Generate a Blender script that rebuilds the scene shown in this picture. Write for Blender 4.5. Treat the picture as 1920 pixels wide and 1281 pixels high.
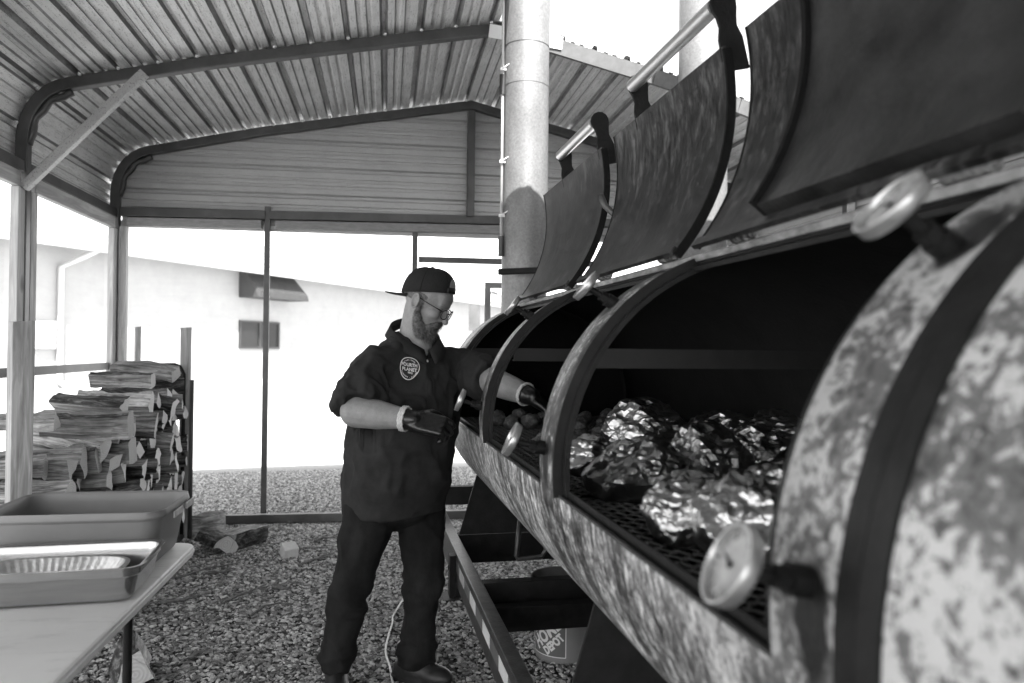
import bpy, bmesh, math, random
from mathutils import Vector, Matrix, noise
from mathutils.bvhtree import BVHTree

# ------------------------------------------------------------------ camera, sky, sun, exposure
scn = bpy.context.scene
for o in list(bpy.data.objects): bpy.data.objects.remove(o)
COL = scn.collection
F, CX, CY, CAMZ = 1387.0, 960.0, 640.5, 1.45
yaw = math.atan((960 - 676) / F); pitch = math.atan(14.5 / F); roll = 0.0105
FW = Vector((math.sin(yaw) * math.cos(pitch), math.cos(yaw) * math.cos(pitch), math.sin(pitch)))
R0 = Vector((math.cos(yaw), -math.sin(yaw), 0)); U0 = R0.cross(FW)
RT = R0 * math.cos(roll) + U0 * math.sin(roll); UP = RT.cross(FW)
cam = bpy.data.cameras.new('camera'); camo = bpy.data.objects.new('camera', cam); COL.objects.link(camo)
camo.matrix_world = Matrix(((RT.x, UP.x, -FW.x, 0), (RT.y, UP.y, -FW.y, 0), (RT.z, UP.z, -FW.z, CAMZ), (0, 0, 0, 1)))
cam.sensor_width = 36; cam.lens = F / 1920 * 36; cam.clip_start = 0.05; cam.clip_end = 1500
cam.dof.use_dof = True; cam.dof.focus_distance = 3.05; cam.dof.aperture_fstop = 2.8
scn.camera = camo
SUN_EL, SUN_H = math.radians(49), Vector((0.04, -1.0, 0)).normalized()
w = bpy.data.worlds.new('World'); scn.world = w; w.use_nodes = True
wn = w.node_tree; sky = wn.nodes.new('ShaderNodeTexSky'); sky.sky_type = 'NISHITA'; sky.sun_disc = False
sky.sun_elevation = SUN_EL; sky.sun_rotation = math.atan2(SUN_H.x, SUN_H.y); sky.dust_density = 0.6; sky.air_density = 1.0
bw = wn.nodes.new('ShaderNodeRGBToBW'); wn.links.new(sky.outputs[0], bw.inputs[0])
wn.links.new(bw.outputs[0], wn.nodes['Background'].inputs[0]); wn.nodes['Background'].inputs[1].default_value = 0.15
sl = bpy.data.lights.new('sun', 'SUN'); sl.energy = 3.0; sl.angle = math.radians(0.53); sl.color = (1, 0.995, 0.985)
so = bpy.data.objects.new('sun', sl); COL.objects.link(so); so.location = (-4, -12, 18)
TO_SUN = Vector((SUN_H.x * math.cos(SUN_EL), SUN_H.y * math.cos(SUN_EL), math.sin(SUN_EL)))
so.rotation_euler = TO_SUN.to_track_quat('Z', 'Y').to_euler()
scn.view_settings.view_transform = 'Standard'; scn.view_settings.look = 'None'
scn.view_settings.exposure = 2.5; scn.view_settings.gamma = 1.0
scn.cycles.max_bounces = 8; scn.cycles.transparent_max_bounces = 12

# ------------------------------------------------------------------ helpers
random.seed(7)
RND = random.Random(11)
def at(px, py, Y):                       # a spot measured in the photograph, at distance Y along the cooker
    v = FW * F + RT * (px - CX) - UP * (py - CY)
    return Vector((0, 0, CAMZ)) + v * (Y / v.y)
def atz(px, py, Z):
    v = FW * F + RT * (px - CX) - UP * (py - CY)
    return Vector((0, 0, CAMZ)) + v * ((Z - CAMZ) / v.z)

class MB:
    def __init__(s): s.v = []; s.f = []; s.m = []
    def add(s, vs, fs, mi=0):
        b = len(s.v); s.v += [tuple(p) for p in vs]
        for f in fs: s.f.append(tuple(i + b for i in f)); s.m.append(mi)
    def box(s, c, size, M=None, mi=0):
        x, y, z = size[0] / 2, size[1] / 2, size[2] / 2; c = Vector(c)
        vs = [Vector((a * x, b * y, d * z)) for d in (-1, 1) for b in (-1, 1) for a in (-1, 1)]
        if M is not None: vs = [M @ q for q in vs]
        s.add([c + q for q in vs], [(0, 2, 3, 1), (4, 5, 7, 6), (0, 1, 5, 4), (2, 6, 7, 3), (0, 4, 6, 2), (1, 3, 7, 5)], mi)
    def beam(s, a, b, wd, ht, up=(0, 0, 1), mi=0):
        a, b = Vector(a), Vector(b); d = (b - a); L = d.length; d.normalize()
        u = Vector(up); r = d.cross(u).normalized(); u = r.cross(d)
        M = Matrix((r, d, u)).transposed()
        s.box((a + b) / 2, (wd, L, ht), M, mi)
    def tube(s, pts, rad, seg=10, caps=True, mi=0, closed=False):
        pts = [Vector(p) for p in pts]; n = len(pts); rings = []
        if not hasattr(rad, '__len__'): rad = [rad] * n
        u = None
        for i in range(n):
            if closed: t = pts[(i + 1) % n] - pts[i - 1]
            else: t = pts[min(i + 1, n - 1)] - pts[max(i - 1, 0)]
            t.normalize()
            if u is None:
                u = t.orthogonal().normalized()
            u = (u - t * u.dot(t)).normalized(); q = t.cross(u)
            rings.append([pts[i] + (u * math.cos(2 * math.pi * k / seg) + q * math.sin(2 * math.pi * k / seg)) * rad[i] for k in range(seg)])
        vs = [p for r in rings for p in r]; fs = []
        for i in range(n if closed else n - 1):
            j = (i + 1) % n
            for k in range(seg):
                k2 = (k + 1) % seg
                fs.append((i * seg + k, i * seg + k2, j * seg + k2, j * seg + k))
        if caps and not closed:
            fs.append(tuple(reversed(range(seg)))); fs.append(tuple(range((n - 1) * seg, n * seg)))
        s.add(vs, fs, mi)
    def rings(s, rings, caps=True, mi=0, closed=True):
        n = len(rings[0]); vs = [p for r in rings for p in r]; fs = []
        for i in range(len(rings) - 1):
            for k in range(n if closed else n - 1):
                k2 = (k + 1) % n
                fs.append((i * n + k, i * n + k2, (i + 1) * n + k2, (i + 1) * n + k))
        if caps:
            fs.append(tuple(reversed(range(n)))); fs.append(tuple(range((len(rings) - 1) * n, len(rings) * n)))
        s.add(vs, fs, mi)
    def lathe(s, prof, M, seg=24, mi=0):
        rg = [[M @ Vector((r * math.cos(2 * math.pi * k / seg), r * math.sin(2 * math.pi * k / seg), z)) for k in range(seg)] for r, z in prof]
        s.rings(rg, True, mi)
    def prism(s, poly, M, h, mi=0):      # poly in local xy, extruded along local z from 0 to h
        n = len(poly)
        vs = [M @ Vector((x, y, 0)) for x, y in poly] + [M @ Vector((x, y, h)) for x, y in poly]
        fs = [tuple(reversed(range(n))), tuple(range(n, 2 * n))] + [(i, (i + 1) % n, n + (i + 1) % n, n + i) for i in range(n)]
        s.add(vs, fs, mi)
    def ellipsoid(s, c, r, M=None, seg=16, rg=10, mi=0):
        c = Vector(c); vs = []; fs = []
        for i in range(rg + 1):
            a = math.pi * i / rg
            for k in range(seg):
                b = 2 * math.pi * k / seg
                q = Vector((math.sin(a) * math.cos(b) * r[0], math.sin(a) * math.sin(b) * r[1], math.cos(a) * r[2]))
                vs.append(c + (M @ q if M is not None else q))
        for i in range(rg):
            for k in range(seg):
                k2 = (k + 1) % seg
                fs.append((i * seg + k, (i + 1) * seg + k, (i + 1) * seg + k2, i * seg + k2))
        s.add(vs, fs, mi)
    def mesh(s, name):
        me = bpy.data.meshes.new(name); me.from_pydata(s.v, [], s.f); return me
    def build(s, name, mats, parent=None, smooth=False, bevel=0, loc=None, fix=True, auto=None):
        me = s.mesh(name)
        mats = mats if isinstance(mats, (list, tuple)) else [mats]
        for m in mats: me.materials.append(m)
        if len(mats) > 1: me.polygons.foreach_set('material_index', s.m)
        if fix:
            bm = bmesh.new(); bm.from_mesh(me)
            bmesh.ops.remove_doubles(bm, verts=bm.verts, dist=1e-5)
            bmesh.ops.recalc_face_normals(bm, faces=bm.faces); bm.to_mesh(me); bm.free()
        if smooth: me.polygons.foreach_set('use_smooth', [True] * len(me.polygons))
        if auto: me.polygons.foreach_set('use_smooth', [True] * len(me.polygons)); me.set_sharp_from_angle(angle=math.radians(auto))
        o = bpy.data.objects.new(name, me); COL.objects.link(o)
        if loc is not None:
            me.transform(Matrix.Translation(-Vector(loc))); o.location = loc
        if parent is not None:
            o.parent = parent; o.location = Vector(o.location) - wloc(parent)
        if bevel:
            b = o.modifiers.new('bevel', 'BEVEL'); b.width = bevel; b.segments = 2; b.limit_method = 'ANGLE'; b.angle_limit = math.radians(35)
        return o
def wloc(o):
    p = Vector((0, 0, 0))
    while o is not None: p += Vector(o.location); o = o.parent
    return p
def thing(name, label, cat, loc=(0, 0, 0), group=None):
    o = bpy.data.objects.new(name, None); COL.objects.link(o); o.location = loc; o.empty_display_size = 0.1
    return tag(o, label, cat, group)
def tag(o, label=None, cat=None, group=None, kind=None):
    if label: o['label'] = label
    if cat: o['category'] = cat
    if group: o['group'] = group
    if kind: o['kind'] = kind
    return o

# ------------------------------------------------------------------ materials (the photograph is black and white: all greys)
def nt(name, rough=0.6, metal=0.0, spec=0.5):
    m = bpy.data.materials.new(name); m.use_nodes = True; t = m.node_tree; b = t.nodes['Principled BSDF']
    b.inputs['Roughness'].default_value = rough; b.inputs['Metallic'].default_value = metal
    b.inputs['Specular IOR Level'].default_value = spec
    return m, t, b
def N(t, kind, **kw):
    n = t.nodes.new(kind)
    for k, v in kw.items():
        if k in n.inputs.keys(): n.inputs[k].default_value = v
        else: setattr(n, k, v)
    return n
def coords(t, scale=(1, 1, 1), src='Object', rot=(0, 0, 0)):
    c = N(t, 'ShaderNodeTexCoord'); mp = N(t, 'ShaderNodeMapping'); mp.inputs['Scale'].default_value = scale; mp.inputs['Rotation'].default_value = rot
    t.links.new(c.outputs[src], mp.inputs[0]); return mp.outputs[0]
def nz(t, vec, scale, detail=4, rough=0.55, dist=0.0):
    n = N(t, 'ShaderNodeTexNoise'); n.inputs['Scale'].default_value = scale; n.inputs['Detail'].default_value = detail
    n.inputs['Roughness'].default_value = rough; n.inputs['Distortion'].default_value = dist
    t.links.new(vec, n.inputs['Vector']); return n.outputs['Fac']
def ramp(t, fac, stops, interp='LINEAR'):
    r = N(t, 'ShaderNodeValToRGB'); e = r.color_ramp.elements; r.color_ramp.interpolation = interp
    while len(e) < len(stops): e.new(0.5)
    for i, (p, v) in enumerate(stops): e[i].position = p; e[i].color = (v, v, v, 1)
    t.links.new(fac, r.inputs[0]); return r.outputs[0]
def mix(t, fac, a, b, mode='MIX'):
    n = N(t, 'ShaderNodeMix', data_type='RGBA', blend_type=mode)
    for sck, v in ((0, fac), (6, a), (7, b)):
        if isinstance(v, (int, float)):
            n.inputs[sck].default_value = v if sck == 0 else (v, v, v, 1)
        else: t.links.new(v, n.inputs[sck])
    return n.outputs[2]
def bump(t, b, h, strength=0.3, dist=0.01):
    n = N(t, 'ShaderNodeBump'); n.inputs['Strength'].default_value = strength; n.inputs['Distance'].default_value = dist
    t.links.new(h, n.inputs['Height']); t.links.new(n.outputs[0], b.inputs['Normal'])
def setc(t, b, c, inp='Base Color'):
    if isinstance(c, (int, float)): b.inputs[inp].default_value = (c, c, c, 1) if inp == 'Base Color' else c
    else: t.links.new(c, b.inputs[inp])
def plain(name, lo, hi=None, scale=8, rough=0.6, metal=0, bmp=0, stretch=(1, 1, 1), bscale=60, bdist=0.004, spec=0.5):
    m, t, b = nt(name, rough, metal, spec); v = coords(t, stretch)
    if hi is None: setc(t, b, lo)
    else: setc(t, b, ramp(t, nz(t, v, scale, 6, 0.65), [(0.3, lo), (0.7, hi)]))
    if bmp: bump(t, b, nz(t, v, bscale, 4, 0.6), bmp, bdist)
    return m
M = {}
M['black_steel'] = plain('black_steel', .006, .016, 14, .6, .0, .3, bscale=90, spec=.22)
M['soot'] = plain('soot', .003, .007, 9, .8, 0, .3, spec=.2)
M['frame_steel'] = plain('frame_steel', .045, .09, 5, .45, .3, .12, bscale=30)
M['rail_steel'] = plain('rail_steel', .02, .075, 22, .38, .3, .4, bscale=120, bdist=.003)
M['white_plastic'] = plain('white_plastic', .62, .70, 3, .45, 0, .08, bscale=200, bdist=.001)
M['tape_light'] = plain('tape_light', .60, .72, 60, .3)
M['tape_dark'] = plain('tape_dark', .10, .14, 60, .3)
M['mesh_fabric'] = plain('mesh_fabric', .012, .022, 200, .9, 0, .5, bscale=420, bdist=.003, spec=.2)
M['rubber'] = plain('rubber', .012, .02, 30, .5)
M['white_paint'] = plain('white_paint', .75, .82, 3, .5)
M['stainless'] = plain('stainless', .36, .46, 6, .22, .9, .05, stretch=(1, 12, 12), bscale=30, bdist=.002)
M['tub_plastic'] = plain('tub_plastic', .155, .185, 4, .5, 0, .1, bscale=150, bdist=.001)
M['glass_dark'] = plain('glass_dark', .015, None, rough=.35, spec=.2)
M['screw'] = plain('screw', .7, None, rough=.3, metal=.6)
M['bucket'] = plain('bucket', .17, .20, 6, .4, 0, .05)
M['bucket_print'] = plain('bucket_print', .62, .72, 80, .5)
# ================================================================== ground
def ground_mat():
    m, t, b = nt('gravel_ground', .9, 0, .3); v = coords(t)
    vo = N(t, 'ShaderNodeTexVoronoi'); vo.inputs['Scale'].default_value = 55; t.links.new(v, vo.inputs['Vector'])
    stone = ramp(t, vo.outputs['Color'], [(0.15, .03), (.85, .15)])  # darkened base, so the gaps between pebbles carry shade in their colour
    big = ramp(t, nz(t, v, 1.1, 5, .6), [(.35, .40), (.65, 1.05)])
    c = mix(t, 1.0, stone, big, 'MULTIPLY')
    # the yard beyond the shelter is pale limestone, lightened to bounce light under the roof
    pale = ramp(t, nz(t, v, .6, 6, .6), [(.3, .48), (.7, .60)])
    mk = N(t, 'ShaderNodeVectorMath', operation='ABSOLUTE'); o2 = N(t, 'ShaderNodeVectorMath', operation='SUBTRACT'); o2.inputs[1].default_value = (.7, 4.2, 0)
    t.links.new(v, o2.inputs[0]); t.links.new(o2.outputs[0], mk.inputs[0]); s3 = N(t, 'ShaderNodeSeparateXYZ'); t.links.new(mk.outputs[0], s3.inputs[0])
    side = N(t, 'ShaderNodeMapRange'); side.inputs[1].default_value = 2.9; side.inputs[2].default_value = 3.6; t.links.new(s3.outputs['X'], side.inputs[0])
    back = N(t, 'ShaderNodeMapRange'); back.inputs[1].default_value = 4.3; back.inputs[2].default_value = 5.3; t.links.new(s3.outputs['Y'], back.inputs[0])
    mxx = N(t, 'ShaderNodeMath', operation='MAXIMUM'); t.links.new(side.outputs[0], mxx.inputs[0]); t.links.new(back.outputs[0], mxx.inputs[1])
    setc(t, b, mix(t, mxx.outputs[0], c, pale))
    bump(t, b, vo.outputs['Distance'], .8, .012)
    return m
g = MB(); g.add([(-300, -300, 0), (300, -300, 0), (300, 300, 0), (-300, 300, 0)], [(0, 1, 2, 3)])
ground = tag(g.build('ground', ground_mat()), kind='structure')

# loose gravel: countless small stones near the cooker (geometry nodes)
def gravel():
    vars_ = []
    m, t, b = nt('pebble', .85, 0, .3)
    oi = N(t, 'ShaderNodeObjectInfo'); 
    setc(t, b, mix(t, .35, ramp(t, oi.outputs['Random'], [(0, .08), (.4, .30), (.8, .60), (1, .80)]), ramp(t, nz(t, coords(t), 40, 4), [(.3, .10), (.7, .60)])))
    for k in range(4):
        bm = bmesh.new(); bmesh.ops.create_icosphere(bm, subdivisions=1, radius=.0072)
        for vv in bm.verts:
            q = noise.noise_vector(vv.co * 70 + Vector((k * 9, 0, 0))); vv.co += q * .004
            vv.co.x *= 1.25; vv.co.z *= .62
        me = bpy.data.meshes.new('pebble'); bm.to_mesh(me); bm.free(); me.materials.append(m)
        vars_.append(me)
    me = bpy.data.meshes.new('gravel')
    me.from_pydata([(-2.6, 2.6, .004), (2.2, 2.6, .004), (2.2, 9.0, .004), (-3.2, 9.0, .004)], [], [(0, 1, 2, 3)])
    o = bpy.data.objects.new('gravel', me); COL.objects.link(o)
    tag(o, 'loose grey gravel spread under and around the shelter', 'gravel', kind='stuff')
    ng = bpy.data.node_groups.new('gravel', 'GeometryNodeTree')
    ng.interface.new_socket('Geometry', in_out='INPUT', socket_type='NodeSocketGeometry')
    ng.interface.new_socket('Geometry', in_out='OUTPUT', socket_type='NodeSocketGeometry')
    gi = ng.nodes.new('NodeGroupInput'); go = ng.nodes.new('NodeGroupOutput'); join = ng.nodes.new('GeometryNodeJoinGeometry')
    for k, pm in enumerate(vars_):
        d = ng.nodes.new('GeometryNodeDistributePointsOnFaces'); d.inputs['Density'].default_value = 1000; d.inputs['Seed'].default_value = k + 3
        ng.links.new(gi.outputs[0], d.inputs[0])
        mi = ng.nodes.new('GeometryNodeInstanceOnPoints')
        src = bpy.data.objects.new('pebble_source', pm)
        oi2 = ng.nodes.new('GeometryNodeObjectInfo'); oi2.inputs['Object'].default_value = src
        ng.links.new(oi2.outputs['Geometry'], mi.inputs['Instance'])
        ng.links.new(d.outputs['Points'], mi.inputs['Points'])
        rr = ng.nodes.new('FunctionNodeRandomValue'); rr.data_type = 'FLOAT_VECTOR'; rr.inputs[1].default_value = (.5, .5, 6.28); rr.inputs['Seed'].default_value = k
        rs = ng.nodes.new('FunctionNodeRandomValue'); rs.data_type = 'FLOAT'; rs.inputs[2].default_value = .4; rs.inputs[3].default_value = 1.7; rs.inputs['Seed'].default_value = k + 20
        ng.links.new(rr.outputs[0], mi.inputs['Rotation']); ng.links.new(rs.outputs[1], mi.inputs['Scale'])
        ng.links.new(mi.outputs[0], join.inputs[0])
    ng.links.new(join.outputs[0], go.inputs[0])
    o.modifiers.new('scatter', 'NODES').node_group = ng
gravel()

# ================================================================== building across the yard
def building():
    P0 = Vector((-20.0, 12.2, 0)); d = Vector((.57, .82, 0)).normalized(); n = Vector((d.y, -d.x, 0))
    root = thing('commercial_building', 'long pale building with metal roof across the sunlit yard', 'building', P0)
    wallm = plain('stucco_wall', .30, .34, 2, .9, 0, .2, bscale=40)
    roofm = plain('pale_roof', .40, .46, 4, .5, .1)
    trim = plain('trim_paint', .42, .48, 3, .5)
    A = lambda s, h, off=0: P0 + d * s + n * off + Vector((0, 0, h))
    L = 60; eave = 4.75
    b = MB(); b.rings([[A(0, 0), A(L, 0), A(L, 0, -12), A(0, 0, -12)], [A(0, eave), A(L, eave), A(L, eave, -12), A(0, eave, -12)]])
    b.build('wall', wallm, root)
    # roof: one seamed panel after another
    k = 0; s = -.6
    mes = None
    while s < L:
        b = MB(); e = s + 1.16
        sl = [(1.25, eave + .02), (-6, eave + 2.3)]
        for (a0, a1, z) in ((s, e, 0), (e, e + .04, .05)):
            lo = [A(a0, sl[0][1] + z, sl[0][0]), A(a1, sl[0][1] + z, sl[0][0]), A(a1, sl[1][1] + z, sl[1][0]), A(a0, sl[1][1] + z, sl[1][0])]
            b.rings([lo, [p + Vector((0, 0, .05)) for p in lo]])
        b.build('roof_panel', roofm, root); s = e + .04
    b = MB(); b.rings([[A(-.6, eave - .22, o) for o in (1.1, 1.28)] + [A(-.6, eave + .0, o) for o in (1.32, 1.1)], [A(L, eave - .22, o) for o in (1.1, 1.28)] + [A(L, eave, o) for o in (1.32, 1.1)]])
    b.build('gutter', trim, root)
    b = MB(); b.add([A(-.6, eave - .05, 0), A(L, eave - .05, 0), A(L, eave - .05, 1.12), A(-.6, eave - .05, 1.12)], [(0, 1, 2, 3)]); b.build('soffit', trim, root)
    # awning and window, found along the wall where the photograph shows them
    def hit(px):
        v = FW * F + RT * (px - CX); 
        # solve for s along wall: P0 + d s = t v (xy)
        det = d.x * -v.y + v.x * d.y
        return ((-P0.x) * -v.y + v.x * (-P0.y)) / det
    s0, s1 = hit(446), hit(540)
    dist = A((s0 + s1) / 2, 0).dot(FW)
    zt = 1.45 + (650 - 505) / F * dist; zb = 1.45 + (650 - 562) / F * dist
    awm = plain('awning_canvas', .03, .05, 3, .7)
    ar = MB()
    prj = 1.15
    top = [A(s0, zt), A(s1, zt)]
    ar.add([A(s0, zt, .02), A(s1, zt, .02), A(s1 - .05, zb + .25, prj), A(s0 + .05, zb + .25, prj), A(s0, zb, prj + .02), A(s1, zb, prj + .02), A(s0, zb, .02), A(s1, zb, .02)],
           [(0, 1, 2, 3), (3, 2, 5, 4), (0, 3, 4, 6), (1, 7, 5, 2), (6, 4, 5, 7), (0, 6, 7, 1)])
    aw = ar.build('awning', awm, root)
    w0, w1 = hit(447), hit(522); zwt = 1.45 + (650 - 603) / F * dist; zwb = 1.45 + (652 - 656) / F * dist
    wf = MB()
    for (a, c2, h0, h1) in ((w0, w1, zwt - .09, zwt), (w0, w1, zwb, zwb + .09), (w0, w0 + .1, zwb + .09, zwt - .09), (w1 - .1, w1, zwb + .09, zwt - .09), ((w0 + w1) / 2 - .07, (w0 + w1) / 2 + .07, zwb + .09, zwt - .09)):
        wf.rings([[A(a, h0, .003), A(c2, h0, .003), A(c2, h0, .08), A(a, h0, .08)], [A(a, h1, .003), A(c2, h1, .003), A(c2, h1, .08), A(a, h1, .08)]])
    win = wf.build('window', plain('window_frame', .03), root)
    for (a, c2) in ((w0 + .1, (w0 + w1) / 2 - .07), ((w0 + w1) / 2 + .07, w1 - .1)):
        pn = MB(); pn.rings([[A(a, zwb + .09, .012), A(c2, zwb + .09, .012), A(c2, zwb + .09, .02), A(a, zwb + .09, .02)], [A(a, zwt - .09, .012), A(c2, zwt - .09, .012), A(c2, zwt - .09, .02), A(a, zwt - .09, .02)]])
        pn.build('pane', M['glass_dark'], win)
        bl = MB(); z = zwb + .12
        while z < zwt - .15:
            bl.rings([[A(a, z, .03), A(c2, z, .03), A(c2, z, .034), A(a, z, .034)], [A(a, z + .035, .03), A(c2, z + .035, .03), A(c2, z + .035, .034), A(a, z + .035, .034)]]); z += .085
        bl.build('blind', plain('blind', .03), win)
    # downspout
    sd = hit(108); b = MB()
    b.tube([A(sd + .55, eave - .15, 1.15), A(sd + .3, eave - .45, .6), A(sd, eave - .75, .12), A(sd, .9, .12), A(sd, .25, .12), A(sd, .1, .4)], .10, 8)
    b.build('downspout', trim, root, smooth=True)
    su = hit(78); b = MB()
    c = A(su, 1.75, .12)
    b.beam(c - d * .35, c + d * .35, .2, .9); b.build('utility_box', plain('utility_box', .42), root, bevel=.02)
building()

# yard things behind the back right corner
def yard_things():
    p = atz(893, 672, 0) ; 
    c = Vector((at(892, 640, 13.5).x, 13.5, 0))
    r = thing('propane_tank', 'pale propane tank with dome lid standing out in the yard', 'tank', c)
    b = MB(); Mx = Matrix.Translation(c + Vector((0, 0, .35))) @ Matrix.Rotation(math.radians(90), 4, 'Y')
    b.lathe([(.02, -.95), (.25, -.9), (.38, -.72), (.4, -.6), (.4, .6), (.38, .72), (.25, .9), (.02, .95)], Matrix.Translation(c + Vector((0, 0, .98))) @ Matrix.Rotation(math.radians(90), 4, 'Y'), 28)
    b.build('tank_body', plain('tank_grey', .13, .17, 4, .4), r, smooth=True)
    b = MB(); b.lathe([(.16, 1.3), (.17, 1.5), (.13, 1.6), (.02, 1.63)], Matrix.Translation(c), 18); b.build('dome_lid', bpy.data.materials['tank_grey'], r, auto=40)
    b = MB(); b.tube([c + Vector((.22, 0, 1.3)), c + Vector((.22, 0, 1.78))], .05, 10); b.build('relief_pipe', M['frame_steel'], r, auto=40)
    for s in (-.55, .55):
        b = MB(); b.box(c + Vector((s, 0, .3)), (.12, .5, .62)); b.build('foot', M['frame_steel'], r)
    # small sign on a post
    q = Vector((at(889, 600, 11).x, 11.0, 0)); r = thing('yard_sign', 'small grey sign plate on a thin post past the doorway', 'sign', q)
    b = MB(); b.beam(q, q + Vector((0, 0, 2.05)), .04, .04, (0, 1, 0)); b.build('post', M['frame_steel'], r)
    b = MB(); b.beam(q + Vector((0, -.03, 1.72)), q + Vector((0, -.03, 2.12)), .17, .012, (0, 1, 0)); b.build('plate', plain('sign_plate', .06, .10, 9), r)
    # a tree far off
    tp = Vector((at(924, 560, 62).x, 62, 0)); tr = thing('far_tree', 'far leafy tree showing beside the dark flue pipe', 'tree', tp)
    b = MB(); b.tube([tp, tp + Vector((.1, 0, 2)), tp + Vector((.2, .1, 4.2))], [.3, .22, .1], 8)
    for a in range(6):
        an = a * 1.05; b.tube([tp + Vector((.1, 0, 2.0 + .25 * a)), tp + Vector((math.cos(an) * 1.4, math.sin(an) * 1.4, 3.6 + .25 * a))], [.1, .03], 6)
    b.build('trunk', plain('bark_far', .08, .14, 20, .9), tr)
    b = MB(); rr = random.Random(5)
    for k in range(2600):
        an = rr.uniform(0, 6.283); h = rr.random(); rad = (1.9 + .5 * math.sin(an * 3)) * math.sin(math.pi * (.15 + .8 * h)) * rr.uniform(.35, 1.05)
        p = tp + Vector((math.cos(an) * rad, math.sin(an) * rad, 2.2 + h * 4.1))
        u = Vector((rr.gauss(0, 1), rr.gauss(0, 1), rr.gauss(0, 1))).normalized(); q2 = u.orthogonal().normalized()
        b.add([p - u * .16, p + q2 * .09, p + u * .16, p - q2 * .09], [(0, 1, 2, 3)])
    b.build('crown', plain('leaf_far', .05, .12, 30, .6), tr, fix=False)
yard_things()

# ================================================================== carport shelter
def galv_mat(name, lo=.50, hi=.66, along=1, dark=.4):
    m, t, b = nt(name, .45, .15)
    v = coords(t)
    base = ramp(t, nz(t, v, 3, 6, .65), [(.3, lo), (.7, hi)])
    # speckled drip stains that gather in thin lines along the ribs
    st = (110, 9, 110) if along == 1 else (9, 60, 110)
    sp = nz(t, coords(t, st), 1.0, 3, .7)
    fine = nz(t, coords(t, (160, 160, 160)), 1.0, 2, .5)
    f = N(t, 'ShaderNodeMath', operation='MULTIPLY'); t.links.new(sp, f.inputs[0]); t.links.new(fine, f.inputs[1])
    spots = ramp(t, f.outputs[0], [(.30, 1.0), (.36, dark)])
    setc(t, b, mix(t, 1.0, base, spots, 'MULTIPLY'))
    bump(t, b, nz(t, v, 12, 3), .12, .01)
    return m
galv = galv_mat('galvanised_roof')
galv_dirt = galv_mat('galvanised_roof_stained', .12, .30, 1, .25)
galv2 = galv_mat('galvanised_gable', .34, .40, 0, .75)
def wood_mat(name, lo=.22, hi=.48, st=(22, 22, 1.6)):
    m, t, b = nt(name, .8, 0, .3)
    wv = nz(t, coords(t, st), 1.0, 6, .62, 1.4)
    c = ramp(t, wv, [(.3, lo), (.55, (lo + hi) / 2), (.72, hi)])
    kn = ramp(t, nz(t, coords(t, (5, 5, 3)), 1.0, 2, .5), [(.26, .45), (.33, 1)])
    setc(t, b, mix(t, 1.0, c, kn, 'MULTIPLY')); bump(t, b, wv, .35, .003)
    return m
M['wood_v'] = wood_mat('lumber_upright'); M['wood_y'] = wood_mat('lumber_long', st=(22, 1.6, 22)); M['wood_x'] = wood_mat('lumber_cross', st=(1.6, 22, 22))

RID = .9
def FP(s, z, k, dy=0):                       # s across from ridge, k bows towards the camera from the back
    x = RID + s - .053 * k + .035 * dy
    return Vector((x, 6.3 - .06 * (RID + s) - 1.52 * k + dy, z))
# bow centreline: from left foot to right foot
prof = [(-2.83, 0.02), (-2.83, 2.66)]
for i in range(1, 8):
    a = math.pi - (math.pi / 2 - .17) * i / 7
    prof.append((-2.83 + .30 + .30 * math.cos(a), 2.66 + .36 * math.sin(a)))
prof += [(-1.75, 3.205), (-.9, 3.365), (0, 3.53), (1.05, 3.28), (1.65, 3.12), (2.15, 2.96)]
for i in range(1, 7):
    a = (math.pi / 2 - .3) * (1 - i / 6)
    prof.append((2.15 + .05 + .28 * math.cos(a), 2.66 + .30 * math.sin(a)))
prof += [(2.48, 0.02)]
def roofz(s):
    for (a, b) in zip(prof[1:], prof[2:]):
        if a[0] <= s <= b[0] and b[0] > a[0]:
            return a[1] + (b[1] - a[1]) * (s - a[0]) / (b[0] - a[0])
    return 2.66
cp = thing('carport', 'open galvanised steel carport with ribbed roof over the cooking yard', 'carport', FP(0, 0, 0))
def bow(k, clipright=False, name='roof_bow'):
    pts = [p for p in prof]
    rg = []; hw = .03
    vs = [FP(s, z, k) for s, z in pts]
    b = MB()
    n = len(vs)
    for i in range(n):
        t = (vs[min(i + 1, n - 1)] - vs[max(i - 1, 0)]).normalized()
        dpt = Vector((.035, 1, 0)).normalized(); u = t.cross(dpt).normalized()
        rg.append([vs[i] + u * a * .035 + dpt * c * hw for a, c in ((-1, -1), (-1, 1), (1, 1), (1, -1))])
    b.rings(rg)
    return b.build(name, M['frame_steel'], cp, bevel=.006)
for kb_ in (0, 1, 2, 4, 6, 8): bow(kb_)
# wavy crush folds where the bow is bent at the left eave
for k in (0, 1):
    b = MB(); pts = []
    for i in range(15):
        f = i / 14; a = math.pi - (math.pi / 2 - .12) * f
        r = .262 + .008 * math.cos(f * math.pi * 6)
        pts.append(FP(-2.83 + .30 + r * math.cos(a), 2.64 + (r + .06) * math.sin(a), k))
    b.tube(pts, .022, 8); b.build('bend_fold', M['frame_steel'], cp, smooth=True)
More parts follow.
